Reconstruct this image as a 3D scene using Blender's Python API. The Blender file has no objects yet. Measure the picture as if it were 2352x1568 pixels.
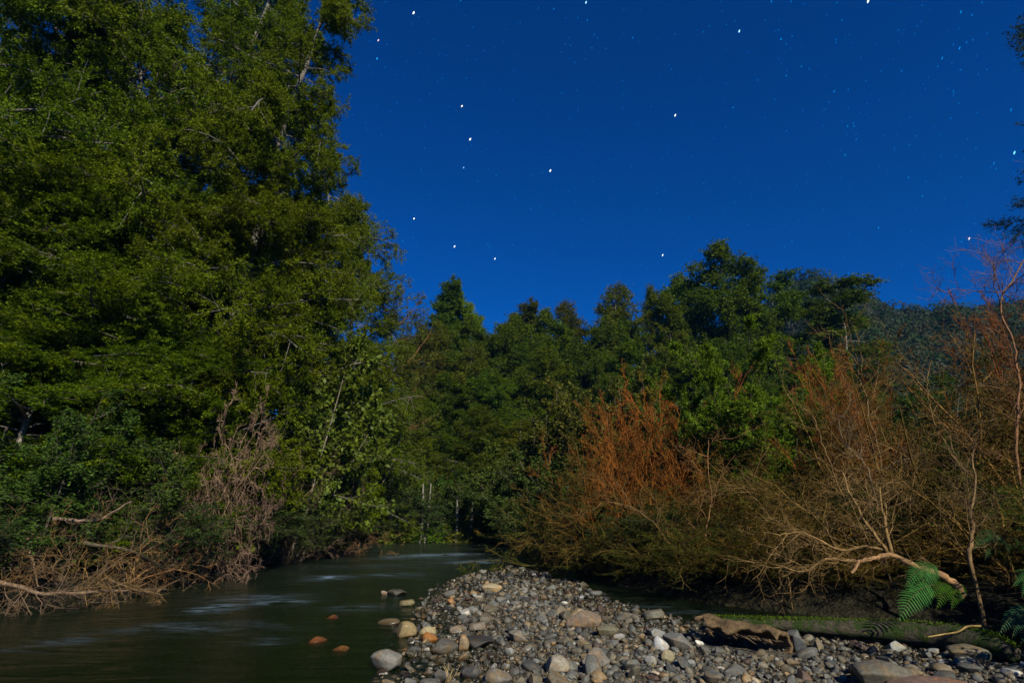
import bpy, math, random
import numpy as np
from mathutils import Vector, Matrix, noise as mnoise
R = math.radians
rnd = np.random.default_rng(7)
random.seed(7)
sc = bpy.context.scene
COL = sc.collection

# ------------------------------------------------------------------ camera
PITCH, CAMZ, LENS = R(16.4), 1.42, 20.0
cam_d = bpy.data.cameras.new("camera"); cam = bpy.data.objects.new("camera", cam_d); COL.objects.link(cam)
cam.location = (0, 0, CAMZ); cam.rotation_euler = (R(90) + PITCH, 0, 0)
cam_d.lens = LENS; cam_d.sensor_width = 36.0; cam_d.clip_end = 6000; cam_d.clip_start = 0.05
sc.camera = cam

# ------------------------------------------------------------------ light: moon and night sky
MOON_EL, MOON_AZ = 35.0, 24.0          # behind the camera, a little to the right
ln = bpy.data.lights.new("moon", 'SUN'); lo = bpy.data.objects.new("moon", ln); COL.objects.link(lo)
ln.energy = 4.6; ln.angle = R(0.5); ln.color = (1.0, 0.97, 0.78)
mdir = Vector((math.sin(R(MOON_AZ)) * math.cos(R(MOON_EL)), -math.cos(R(MOON_AZ)) * math.cos(R(MOON_EL)), math.sin(R(MOON_EL))))
lo.rotation_euler = mdir.to_track_quat('Z', 'Y').to_euler()
w = bpy.data.worlds.new("World"); sc.world = w; w.use_nodes = True
nt = w.node_tree; nt.nodes.clear()
sky = nt.nodes.new('ShaderNodeTexSky'); sky.sky_type = 'NISHITA'; sky.sun_disc = False
sky.sun_elevation = R(MOON_EL); sky.sun_rotation = R(180 - MOON_AZ); sky.altitude = 600; sky.air_density = 1.0; sky.dust_density = 0.2; sky.ozone_density = 3.0
tint = nt.nodes.new('ShaderNodeMix'); tint.data_type = 'RGBA'; tint.blend_type = 'MULTIPLY'; tint.inputs[0].default_value = 1
tint.inputs[7].default_value = (0.0, 0.36, 1.0, 1)
bg = nt.nodes.new('ShaderNodeBackground'); bg.inputs[1].default_value = 0.066
wo = nt.nodes.new('ShaderNodeOutputWorld')
nt.links.new(sky.outputs[0], tint.inputs[6]); nt.links.new(tint.outputs[2], bg.inputs[0]); nt.links.new(bg.outputs[0], wo.inputs[0])
sc.view_settings.view_transform = 'Standard'; sc.view_settings.look = 'None'; sc.view_settings.gamma = 1
sc.view_settings.exposure = 0.35; sc.view_settings.use_curve_mapping = False
sc.cycles.max_bounces = 6; sc.cycles.diffuse_bounces = 2; sc.cycles.glossy_bounces = 3; sc.cycles.transparent_max_bounces = 12
sc.cycles.transmission_bounces = 3; sc.cycles.caustics_reflective = False; sc.cycles.caustics_refractive = False
sc.cycles.sample_clamp_indirect = 3.0; sc.cycles.use_denoising = True

# ------------------------------------------------------------------ where things stand, read off the photograph (2352 x 1568)
FP, CT, ST = 2352 * LENS / 36.0, math.cos(PITCH), math.sin(PITCH)
def ray(u, v):
    dx = (u - 1176) / FP; dz = (784 - v) / FP
    return dx, CT - dz * ST, ST + dz * CT
def at(u, v, y):
    a, b, c = ray(u, v); k = y / b
    return Vector((a * k, y, CAMZ + c * k))
def onz(u, v, z=0.0):
    a, b, c = ray(u, v); k = (z - CAMZ) / c
    return Vector((a * k, b * k, z))

# ------------------------------------------------------------------ bookkeeping
def tag(o, label=None, cat=None, group=None, kind=None):
    if label: o['label'] = label
    if cat: o['category'] = cat
    if group: o['group'] = group
    if kind: o['kind'] = kind
    return o
def empty(name, loc, rz=0, **k):
    o = bpy.data.objects.new(name, None); COL.objects.link(o); o.location = loc; o.rotation_euler = (0, 0, rz)
    o.empty_display_size = .2
    return tag(o, **k)
def link(name, me, mats, parent=None, loc=(0, 0, 0)):
    o = bpy.data.objects.new(name, me); COL.objects.link(o); o.location = loc
    if mats is not None and len(me.materials) == 0:
        for m in (mats if isinstance(mats, (list, tuple)) else [mats]): me.materials.append(m)
    if parent: o.parent = parent
    return o
def copy_tree(o, parent=None):
    c = o.copy(); COL.objects.link(c)
    c.parent = parent
    for ch in list(o.children): copy_tree(ch, c)
    return c

def mesh_np(name, V, faces, col=None, smooth=False):
    """V (n,3); faces: list of int arrays (m,k); col (n,3) point colours"""
    me = bpy.data.meshes.new(name)
    V = np.asarray(V, np.float32); faces = [np.asarray(f, np.int32) for f in faces if len(f)]
    me.vertices.add(len(V)); me.vertices.foreach_set('co', V.ravel())
    tot = sum(f.size for f in faces); npoly = sum(len(f) for f in faces)
    me.loops.add(tot); me.polygons.add(npoly)
    me.loops.foreach_set('vertex_index', np.concatenate([f.ravel() for f in faces]))
    sizes = np.concatenate([np.full(len(f), f.shape[1], np.int32) for f in faces])
    me.polygons.foreach_set('loop_start', np.concatenate([[0], np.cumsum(sizes)[:-1]]).astype(np.int32))
    if smooth: me.polygons.foreach_set('use_smooth', np.ones(npoly, bool))
    if col is not None:
        a = me.color_attributes.new('col', 'FLOAT_COLOR', 'POINT')
        c = np.ones((len(V), 4), np.float32); c[:, :3] = col
        a.data.foreach_set('color', c.ravel())
    me.update(calc_edges=True)
    return me
class MB:
    def __init__(s): s.V = []; s.F = {}; s.C = []; s.n = 0
    def add(s, V, faces, col=None):
        V = np.asarray(V, np.float32).reshape(-1, 3)
        for f in (faces if isinstance(faces, list) else [faces]):
            f = np.asarray(f, np.int64)
            if len(f): s.F.setdefault(f.shape[1], []).append(f + s.n)
        s.V.append(V); s.n += len(V)
        c = np.ones((len(V), 3), np.float32)
        if col is not None: c[:] = col
        s.C.append(c)
    def mesh(s, name, smooth=False):
        return mesh_np(name, np.concatenate(s.V), [np.concatenate(v) for v in s.F.values()], np.concatenate(s.C), smooth)

def nrm(a): return a / np.maximum(np.linalg.norm(a, axis=-1, keepdims=True), 1e-9)
def smooth(a, b, x): t = np.clip((x - a) / (b - a), 0, 1); return t * t * (3 - 2 * t)

def tubes(P, Rr, k=4, col=None):
    """P (M,K,3) polylines, Rr (M,K) radii -> joined k-sided tubes"""
    P = np.asarray(P, float); Rr = np.asarray(Rr, float); M, K, _ = P.shape
    T = np.empty_like(P); T[:, 1:-1] = P[:, 2:] - P[:, :-2]; T[:, 0] = P[:, 1] - P[:, 0]; T[:, -1] = P[:, -1] - P[:, -2]; T = nrm(T)
    ref = np.where(np.abs(T[:, :1, 2:3]) > .8, np.array([1., .1, 0]), np.array([0, .05, 1.]))
    A = nrm(np.cross(T, np.broadcast_to(ref, T.shape))); B = np.cross(T, A)
    th = np.arange(k) * 2 * math.pi / k
    ring = A[:, :, None] * np.cos(th)[None, None, :, None] + B[:, :, None] * np.sin(th)[None, None, :, None]
    V = P[:, :, None] + ring * Rr[:, :, None, None]
    idx = np.arange(M * K * k).reshape(M, K, k)
    a = idx[:, :-1]; b = idx[:, 1:]
    F = np.stack([a, np.roll(a, -1, 2), np.roll(b, -1, 2), b], -1).reshape(-1, 4)
    caps = idx[:, 0].reshape(M, k)[:, ::-1]
    C = None
    if col is not None:
        C = np.broadcast_to(np.asarray(col)[:, None, None, :], (M, K, k, 3)).reshape(-1, 3)
    return V.reshape(-1, 3), [F] + ([caps] if k > 2 else []), C

def grow(start, d0, L, K, wig=.15, up=0.0, g=None):
    g = g or rnd
    M = len(start); P = np.empty((M, K, 3)); P[:, 0] = start; d = nrm(np.asarray(d0, float).copy()); st = (np.asarray(L) / (K - 1))[:, None]
    upv = np.broadcast_to(np.asarray(up, float), (M,))[:, None] * np.array([[0, 0, 1.]])
    for i in range(1, K):
        d = nrm(d + g.normal(0, wig, (M, 3)) + upv)
        P[:, i] = P[:, i - 1] + d * st
    return P
def along(P, t):
    """P (M,K,3), t (M,n) in 0..1 -> points, tangents (M,n,3)"""
    K = P.shape[1]; x = np.clip(t, 0, .9999) * (K - 1); i = x.astype(int); f = (x - i)[..., None]; m = np.arange(P.shape[0])[:, None]
    a = P[m, i]; b = P[m, i + 1]
    return a + (b - a) * f, nrm(b - a)
def spawn(P, n, t0, t1, ang, Lf, K, wig, up, planar=0.0, g=None, updir=0.0):
    """n children on each polyline. ang: mean angle from the parent (rad). Lf(t, M, n) -> length"""
    g = g or rnd
    M = len(P); t = t0 + (t1 - t0) * (np.arange(n)[None] + g.uniform(0, 1, (M, n))) / n
    p, T = along(P, t)
    rv = nrm(g.normal(0, 1, (M, n, 3)))
    side = np.where((np.arange(n)[None] + g.integers(0, 2, (M, 1))) % 2 == 0, 1., -1.)[..., None]
    hz = np.cross(T, np.array([0, 0, 1.])); hz = nrm(hz + 1e-5) * side
    S = nrm(planar * hz + (1 - planar) * nrm(np.cross(T, rv)))
    a = (ang + g.normal(0, .2, (M, n)))[..., None]
    d = nrm(T * np.cos(a) + S * np.sin(a) + np.array([0, 0, updir]))
    L = Lf(t, g, (M, n))
    return grow(p.reshape(-1, 3), d.reshape(-1, 3), L.reshape(-1), K, wig, up, g), L.reshape(-1), t.reshape(-1)

def leaves(P, n, size, cols, spread=.5, flat=.7, droop=0.0, g=None, t0=0.1, off=0.0, wid=.5, colw=.25, clump=None):
    """n rhombic leaves along each polyline"""
    g = g or rnd
    M = len(P); t = g.uniform(t0, 1, (M, n)); p, T = along(P, t)
    p = p.reshape(-1, 3) + g.normal(0, 1, (M * n, 3)) * off; T = T.reshape(-1, 3); N = len(p)
    hz = nrm(np.cross(T, np.array([0, 0, 1.])) + 1e-5) * g.choice([-1., 1.], (N, 1))
    ax = nrm(T * g.uniform(.2, .9, (N, 1)) + hz * g.uniform(.4, 1, (N, 1)) + g.normal(0, spread, (N, 3)) * (1 - flat) + np.array([0, 0, -droop]))
    nm = nrm(np.array([0, 0, 1.]) * flat * .8 + g.normal(0, .75, (N, 3)))
    sd = nrm(np.cross(ax, nm))
    s = size * g.uniform(.6, 1.35, (N, 1)); b = p; tip = p + ax * s
    mid = p + ax * s * .45; up = np.cross(sd, ax) * s * .08
    V = np.stack([b, mid + sd * s * wid * .5 + up, tip, mid - sd * s * wid * .5 + up], 1).reshape(-1, 3)
    F = np.arange(N * 4).reshape(N, 4)
    c0, c1 = np.array(cols[0]), np.array(cols[1])
    k = g.uniform(0, 1, (M, 1)) * .6 + g.uniform(0, 1, (M, n)) * .4
    if clump is not None: k = k * .5 + clump[:, None] * .5
    k = k.reshape(-1, 1)
    c = (c0 * (1 - k) + c1 * k) * (1 + g.normal(0, colw, (N, 1))).clip(.4, 1.8)
    return V, F, np.repeat(c, 4, 0)

# ------------------------------------------------------------------ materials
def mat(name, build):
    m = bpy.data.materials.new(name); m.use_nodes = True; n = m.node_tree; n.nodes.clear()
    out = n.nodes.new('ShaderNodeOutputMaterial'); build(n, out); return m
def N(n, t, **k):
    x = n.nodes.new(t)
    for a, b in k.items(): setattr(x, a, b)
    return x
def principled(n, out, rough=.6, spec=.4):
    p = N(n, 'ShaderNodeBsdfPrincipled'); p.inputs['Roughness'].default_value = rough; p.inputs['Specular IOR Level'].default_value = spec
    n.links.new(p.outputs[0], out.inputs[0]); return p
def mixc(n, a, b, fac, mode='MIX'):
    m = N(n, 'ShaderNodeMix', data_type='RGBA', blend_type=mode)
    for s, x in ((6, a), (7, b), (0, fac)):
        if hasattr(x, 'is_output'): n.links.new(x, m.inputs[s])
        else: m.inputs[s].default_value = x if s == 0 else (*x, 1)
    return m.outputs[2]
def noise(n, scale, detail=3, rough=.5, co=None, dist=0):
    t = N(n, 'ShaderNodeTexNoise'); t.inputs['Scale'].default_value = scale; t.inputs['Detail'].default_value = detail
    t.inputs['Roughness'].default_value = rough; t.inputs['Distortion'].default_value = dist
    if co is not None: n.links.new(co, t.inputs['Vector'])
    return t
def ramp(n, src, stops):
    r = N(n, 'ShaderNodeValToRGB'); e = r.color_ramp.elements
    e[0].position, e[0].color = stops[0][0], (*stops[0][1], 1); e[1].position, e[1].color = stops[-1][0], (*stops[-1][1], 1)
    for p, c in stops[1:-1]: x = e.new(p); x.color = (*c, 1)
    n.links.new(src, r.inputs[0]); return r.outputs[0]
def bump(n, p, src, strength=.5, dist=.02):
    b = N(n, 'ShaderNodeBump'); b.inputs['Strength'].default_value = strength; b.inputs['Distance'].default_value = dist
    n.links.new(src, b.inputs['Height']); n.links.new(b.outputs[0], p.inputs['Normal']); return b

def leaf_mat(name, trans=.36, rough=.6, spec=.12):
    def f(n, out):
        a = N(n, 'ShaderNodeAttribute', attribute_name='col')
        oi = N(n, 'ShaderNodeObjectInfo')
        c = mixc(n, a.outputs[0], oi.outputs['Color'], 1.0, 'MULTIPLY')
        p = N(n, 'ShaderNodeBsdfPrincipled'); p.inputs['Roughness'].default_value = rough; p.inputs['Specular IOR Level'].default_value = spec
        n.links.new(c, p.inputs['Base Color'])
        tr = N(n, 'ShaderNodeBsdfTranslucent'); c2 = mixc(n, c, (1.1, 1.15, .5), 1.0, 'MULTIPLY'); n.links.new(c2, tr.inputs[0])
        m = N(n, 'ShaderNodeMixShader'); m.inputs[0].default_value = trans
        n.links.new(p.outputs[0], m.inputs[1]); n.links.new(tr.outputs[0], m.inputs[2]); n.links.new(m.outputs[0], out.inputs[0])
    return mat(name, f)
def bark_mat(name, sc1=9., rough=.85, moss=0.0):
    def f(n, out):
        p = principled(n, out, rough, .2)
        a = N(n, 'ShaderNodeAttribute', attribute_name='col'); oi = N(n, 'ShaderNodeObjectInfo')
        tc = N(n, 'ShaderNodeTexCoord')
        t = noise(n, sc1, 5, .65, tc.outputs['Object']); v = ramp(n, t.outputs[0], [(.3, (.45, .45, .45)), (.7, (1.45, 1.4, 1.35))])
        c = mixc(n, a.outputs[0], v, 1.0, 'MULTIPLY'); c = mixc(n, c, oi.outputs['Color'], 1.0, 'MULTIPLY')
        if moss:
            t2 = noise(n, 3.5, 4, .6, tc.outputs['Object']); k = ramp(n, t2.outputs[0], [(.5, (0, 0, 0)), (.62, (1, 1, 1))])
            c = mixc(n, c, (.05, .075, .012), k)
        n.links.new(c, p.inputs['Base Color']); bump(n, p, t.outputs[0], .7, .02)
    return mat(name, f)
LEAF = leaf_mat('leaf')
LEAFG = leaf_mat('glossy leaf', .3, .55, .25)
BARK = bark_mat('bark'); TWIG = bark_mat('twig bark', 14., .75)

def stone_f(n, out):
    p = principled(n, out, .62, .35)
    a = N(n, 'ShaderNodeAttribute', attribute_name='col'); oi = N(n, 'ShaderNodeObjectInfo')
    tc = N(n, 'ShaderNodeTexCoord'); geo = N(n, 'ShaderNodeNewGeometry')
    t = noise(n, 34., 5, .7, geo.outputs['Position']); v = ramp(n, t.outputs[0], [(.25, (.32, .32, .32)), (.5, (.66, .66, .66)), (.75, (1.05, 1.0, .98))])
    t3 = noise(n, 7., 3, .6, geo.outputs['Position'], 1.0); k = ramp(n, t3.outputs[0], [(.5, (0, 0, 0)), (.62, (1, 1, 1))])
    c = mixc(n, a.outputs[0], oi.outputs['Color'], 1.0, 'MULTIPLY'); c = mixc(n, c, v, 1.0, 'MULTIPLY')
    c2 = mixc(n, c, (1.25, 1.0, .72), 1.0, 'MULTIPLY'); c = mixc(n, c, c2, k)
    sx = N(n, 'ShaderNodeSeparateXYZ'); n.links.new(geo.outputs['Position'], sx.inputs[0])
    wn = noise(n, 5., 2, .5, geo.outputs['Position']); ad = N(n, 'ShaderNodeMath', operation='MULTIPLY_ADD'); ad.inputs[1].default_value = -.06; n.links.new(wn.outputs[0], ad.inputs[0]); n.links.new(sx.outputs[2], ad.inputs[2])
    wr = N(n, 'ShaderNodeMapRange'); wr.inputs[1].default_value = -.02; wr.inputs[2].default_value = .015; wr.inputs[3].default_value = 1; wr.inputs[4].default_value = 0; n.links.new(ad.outputs[0], wr.inputs[0])
    c3 = mixc(n, c, (.42, .38, .30), 1.0, 'MULTIPLY'); c = mixc(n, c, c3, wr.outputs[0])
    rm = N(n, 'ShaderNodeMapRange'); rm.inputs[3].default_value = .66; rm.inputs[4].default_value = .25; n.links.new(wr.outputs[0], rm.inputs[0]); n.links.new(rm.outputs[0], p.inputs['Roughness'])
    n.links.new(c, p.inputs['Base Color'])
    t2 = noise(n, 90., 4, .7, geo.outputs['Position']); bump(n, p, t2.outputs[0], .35, .006)
STONE = mat('river stone', stone_f)

def ground_f(n, out):
    p = principled(n, out, .9, .15)
    geo = N(n, 'ShaderNodeNewGeometry')
    a = N(n, 'ShaderNodeAttribute', attribute_name='col')
    t = noise(n, 11., 6, .7, geo.outputs['Position']); v = ramp(n, t.outputs[0], [(.3, (.4, .4, .4)), (.7, (1.7, 1.6, 1.5))])
    c = mixc(n, a.outputs[0], v, 1.0, 'MULTIPLY'); n.links.new(c, p.inputs['Base Color'])
    vo = N(n, 'ShaderNodeTexVoronoi'); vo.inputs['Scale'].default_value = 22; n.links.new(geo.outputs['Position'], vo.inputs['Vector'])
    bump(n, p, vo.outputs['Distance'], .8, .03)
GROUND = mat('forest soil and gravel', ground_f)

# ------------------------------------------------------------------ terrain
BAR_UV = [(820, 1640), (862, 1568), (915, 1520), (955, 1470), (945, 1420), (985, 1378), (1010, 1350), (1060, 1325), (1120, 1312), (1172, 1303), (1235, 1313),
          (1300, 1335), (1360, 1358), (1470, 1398), (1600, 1428), (1760, 1440), (2000, 1462), (2200, 1480), (2420, 1500)]
bar = [tuple(onz(u, v)[:2]) for u, v in BAR_UV] + [(9, 5.2), (9, -4), (-1.0, -4), (-1.3, 3.0)]
WET_UV = [(-500, 1432), (0, 1404), (110, 1398), (230, 1385), (330, 1368), (420, 1345), (560, 1312), (640, 1298), (700, 1284), (760, 1272), (812, 1262), (850, 1248), (930, 1243), (1010, 1240),
          (1110, 1241), (1190, 1246), (1215, 1262), (1290, 1303), (1400, 1345), (1600, 1388), (1800, 1412), (2000, 1430), (2200, 1450), (2420, 1475)]
wet = [tuple(onz(u, v)[:2]) for u, v in WET_UV] + [(9, 5.8), (9, -6), (-14, -6), (-14, 7.2)]
def sdf(px, py, poly):
    """signed distance, positive inside"""
    px = np.asarray(px, float); py = np.asarray(py, float); d = np.full(px.shape, 1e9); ins = np.zeros(px.shape, bool); n = len(poly)
    for i in range(n):
        ax, ay = poly[i]; bx, by = poly[(i + 1) % n]; ex, ey = bx - ax, by - ay
        t = np.clip(((px - ax) * ex + (py - ay) * ey) / (ex * ex + ey * ey + 1e-12), 0, 1)
        d = np.minimum(d, np.hypot(px - ax - t * ex, py - ay - t * ey))
        c = ((ay > py) != (by > py)) & (px < ex * (py - ay) / (ey if abs(ey) > 1e-9 else 1e-9) + ax); ins ^= c
    return np.where(ins, d, -d)
_pr = rnd.uniform(0, 100, (6,))
def wob(x, y, s):
    return (np.sin(x * s + _pr[0]) * np.cos(y * s * 1.17 + _pr[1]) + .5 * np.sin(x * s * 2.3 + y * s * 1.9 + _pr[2]) + .3 * np.cos(x * s * 4.1 - y * s * 3.7 + _pr[3])) / 1.8
def height(x, y):
    x = np.asarray(x, float); y = np.asarray(y, float)
    sb = sdf(x, y, bar); sw = sdf(x, y, wet)
    bed = -.13 - .22 * smooth(0, 1.8, -sb) + .03 * wob(x, y, 2.2)
    hbar = -.13 + .115 * smooth(-.6, .1, sb) + .035 * smooth(0, 2.2, sb) + .012 * wob(x, y, 1.7)
    h = np.maximum(bed, np.where(sb > -.5, hbar, -1))
    bank = .55 * smooth(-.25, 1.1, -sw) + .12 * wob(x, y, .9) * smooth(0.3, 2, -sw) + .03 * np.clip(-sw - 1, 0, 60) - .15
    h = np.where(sw > .25, h, h + (bank - h) * smooth(-.25, .15, -sw))
    r = np.hypot(x, y)
    # far hills beyond the trees
    q = x / np.maximum(y, 30) * 150
    ridge = 16 + 38 * smooth(45, 84, q) - 9 * smooth(86, 108, q) + 1.5 * smooth(125, 165, q)
    ridge = ridge + 3.0 * wob(x, y, .08)
    hill = ridge * smooth(62, 150, y) * (1 - .7 * smooth(165, 400, y))
    h = h + hill * smooth(60, 110, r)
    return h
def H(x, y): return float(height(np.array([x]), np.array([y]))[0])
ax = np.concatenate([-np.geomspace(330, 16, 30), np.arange(-15.8, 12.0, .16), np.geomspace(12, 330, 46)])
ay = np.concatenate([-np.geomspace(60, 6, 10), np.arange(-5.8, 30, .16), np.geomspace(30, 420, 70)])
X, Y = np.meshgrid(ax, ay); Z = height(X, Y)
nx, ny = len(ax), len(ay); idx = np.arange(nx * ny).reshape(ny, nx)
F = np.stack([idx[:-1, :-1], idx[:-1, 1:], idx[1:, 1:], idx[1:, :-1]], -1).reshape(-1, 4)
SB = sdf(X, Y, bar); SW = sdf(X, Y, wet)
cb = np.array([.07, .065, .055]); cs = np.array([.016, .014, .008]); cbed = np.array([.075, .070, .028])
kb = smooth(-.2, .2, SB)[..., None]; kk = smooth(-.3, .2, SW)[..., None]
colg = cs * (1 - kk) + (cbed * (1 - kb) + cb * kb) * kk
far = smooth(40, 70, np.hypot(X, Y))[..., None]; colg = colg * (1 - far) + np.array([.02, .028, .015]) * far
g = link('ground', mesh_np('ground', np.stack([X, Y, Z], -1).reshape(-1, 3), [F], colg.reshape(-1, 3), True), GROUND); tag(g, kind='structure')

# ------------------------------------------------------------------ water
def water_f(n, out):
    geo = N(n, 'ShaderNodeNewGeometry'); a = N(n, 'ShaderNodeAttribute', attribute_name='col')
    sep = N(n, 'ShaderNodeSeparateColor'); n.links.new(a.outputs[0], sep.inputs[0])
    mp = N(n, 'ShaderNodeMapping'); mp.inputs['Rotation'].default_value = (0, 0, R(-8)); mp.inputs['Scale'].default_value = (.7, 2.6, 1)
    n.links.new(geo.outputs['Position'], mp.inputs[0])
    t = noise(n, 1.7, 3, .5, mp.outputs[0], .6)
    b = N(n, 'ShaderNodeBump'); b.inputs['Strength'].default_value = .35; b.inputs['Distance'].default_value = .08; n.links.new(t.outputs[0], b.inputs['Height'])
    tr = N(n, 'ShaderNodeBsdfTransparent'); tr.inputs[0].default_value = (.50, .56, .22, 1)
    gl = N(n, 'ShaderNodeBsdfGlossy'); gl.inputs['Roughness'].default_value = .2; n.links.new(b.outputs[0], gl.inputs['Normal'])
    fr = N(n, 'ShaderNodeFresnel'); fr.inputs[0].default_value = 1.33; n.links.new(b.outputs[0], fr.inputs['Normal'])
    m = N(n, 'ShaderNodeMixShader'); n.links.new(fr.outputs[0], m.inputs[0]); n.links.new(tr.outputs[0], m.inputs[1]); n.links.new(gl.outputs[0], m.inputs[2])
    # silt-laden body of the stream
    bd = N(n, 'ShaderNodeBsdfDiffuse'); bd.inputs[0].default_value = (.012, .027, .006, 1)
    m1 = N(n, 'ShaderNodeMixShader'); m1.inputs[0].default_value = .2; n.links.new(m.outputs[0], m1.inputs[1]); n.links.new(bd.outputs[0], m1.inputs[2])
    # whitewater smoothed by its own movement
    t2 = noise(n, 2.6, 4, .6, mp.outputs[0], .8); k = ramp(n, t2.outputs[0], [(.42, (0, 0, 0)), (.68, (1, 1, 1))])
    mul = N(n, 'ShaderNodeMath', operation='MULTIPLY'); n.links.new(k, mul.inputs[0]); n.links.new(sep.outputs[0], mul.inputs[1])
    fo = N(n, 'ShaderNodeBsdfDiffuse'); fo.inputs[0].default_value = (.20, .28, .38, 1)
    m2 = N(n, 'ShaderNodeMixShader'); n.links.new(mul.outputs[0], m2.inputs[0]); n.links.new(m1.outputs[0], m2.inputs[1]); n.links.new(fo.outputs[0], m2.inputs[2])
    n.links.new(m2.outputs[0], out.inputs[0])
WATER = mat('stream water', water_f)
wx = np.arange(-15, 9.5, .07); wy = np.concatenate([np.arange(-5.5, 3, .5), np.arange(3, 27.5, .07)])
X, Y = np.meshgrid(wx, wy)
# whitewater streaks: (u, v, half length px, half height px, strength)
FO = [(755, 1326, 42, 5, .9), (640, 1382, 48, 5, 1.0), (590, 1372, 90, 8, .35), (495, 1396, 45, 9, .6), (160, 1470, 60, 9, .22), (40, 1490, 60, 12, .12), (612, 1474, 40, 10, .3), (870, 1300, 120, 6, .1),
      (990, 1275, 70, 3, .9), (1060, 1272, 50, 2.5, .7), (930, 1279, 60, 4, .5), (1085, 1290, 60, 3, .7), (1130, 1286, 30, 3, .5), (1010, 1282, 90, 6, .1), (900, 1320, 60, 5, .25),
      (1560, 1405, 70, 4, .2), (1500, 1392, 60, 6, .08), (820, 1395, 60, 8, .2), (450, 1440, 160, 12, .22), (1210, 1268, 30, 3, .2)]
foam = np.zeros_like(X); Z = np.zeros_like(X)
U_ = 1176 + FP * X / np.maximum((Y * CT - CAMZ * ST), .5)
for u, v, a, b, s in FO:
    c = onz(u, v); e = onz(u + a, v); lx = abs(e.x - c.x); t_ = onz(u, v - b); ly = max(abs(t_.y - c.y), .1)
    q = np.exp(-((X - c.x) / lx) ** 2 - ((Y - c.y - .08 * (X - c.x)) / ly) ** 2); foam = np.maximum(foam, q * s)
    Z += .018 * s * q
Z += .006 * wob(X, Y * 1.8, 1.6) * smooth(-0.2, .8, -sdf(X, Y, bar))
nx, ny = len(wx), len(wy); idx = np.arange(nx * ny).reshape(ny, nx)
keep = (sdf(X, Y, wet) > -.9)
F = np.stack([idx[:-1, :-1], idx[:-1, 1:], idx[1:, 1:], idx[1:, :-1]], -1).reshape(-1, 4)
kf = keep.reshape(-1)[F].any(1); F = F[kf]
used = np.unique(F); remap = np.zeros(nx * ny, int); remap[used] = np.arange(len(used))
V = np.stack([X, Y, Z], -1).reshape(-1, 3)[used]
fc = np.repeat(foam.reshape(-1, 1)[used], 3, 1)
wob_ = link('water', mesh_np('water', V, [remap[F]], fc, True), WATER); tag(wob_, kind='structure')

# ------------------------------------------------------------------ stones
def ico(sub):
    import bmesh
    bm = bmesh.new(); bmesh.ops.create_icosphere(bm, subdivisions=sub, radius=1.0)
    V = np.array([v.co[:] for v in bm.verts]); F = np.array([[v.index for v in f.verts] for f in bm.faces]); bm.free(); return V, F
def stone_shape(seed, sub):
    g = np.random.default_rng(seed); V, F = ico(sub); V = V.copy()
    for _ in range(g.integers(9, 16)):                       # worn facets
        n_ = nrm(g.normal(0, 1, 3)); d = g.uniform(.48, .88); e = V @ n_ - d; V -= np.where(e > 0, e * .95, 0)[:, None] * n_
    f = g.normal(0, 1.6, (5, 3)); ph = g.uniform(0, 6, 5); disp = sum(np.sin(V @ f[i] + ph[i]) for i in range(5)) / 5
    V *= (1 + .10 * disp)[:, None]
    V *= np.array([1.0, g.uniform(.62, .95), g.uniform(.42, .72)])
    return V / np.abs(V).max(), F
NSH = 14
SH3 = [stone_shape(i, 4) for i in range(NSH)]; SH2 = [stone_shape(i, 2) for i in range(NSH)]
SM = []
for i, (V, F) in enumerate(SH3): SM.append(mesh_np('stone', V, [F], np.ones((len(V), 3)), True))
for m in SM: m.materials.append(STONE)
def rotm(n, g=rnd, tilt=.45):
    e = np.stack([g.normal(0, tilt, n), g.normal(0, tilt, n), g.uniform(0, 6.283, n)], 1)
    return e
def euler_mats(e):
    cx, cy, cz = np.cos(e).T; sx, sy, sz = np.sin(e).T; M = np.empty((len(e), 3, 3))
    M[:, 0, 0] = cy * cz; M[:, 0, 1] = sx * sy * cz - cx * sz; M[:, 0, 2] = cx * sy * cz + sx * sz
    M[:, 1, 0] = cy * sz; M[:, 1, 1] = sx * sy * sz + cx * cz; M[:, 1, 2] = cx * sy * sz - sx * cz
    M[:, 2, 0] = -sy; M[:, 2, 1] = sx * cy; M[:, 2, 2] = cx * cy; return M
TONES = [('mid grey', (.150, .145, .130), .34), ('dark slate grey', (.075, .075, .072), .20), ('brownish grey', (.165, .140, .100), .24), ('sandy tan', (.27, .20, .12), .09),
         ('pale grey', (.27, .265, .25), .07), ('reddish brown', (.11, .07, .055), .04), ('whitish', (.50, .48, .45), .02)]
def scale3(c, k): return (c[0] * k, c[1] * k, c[2] * k)
stones = []   # x, y, z, r, tone, shape, euler
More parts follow.
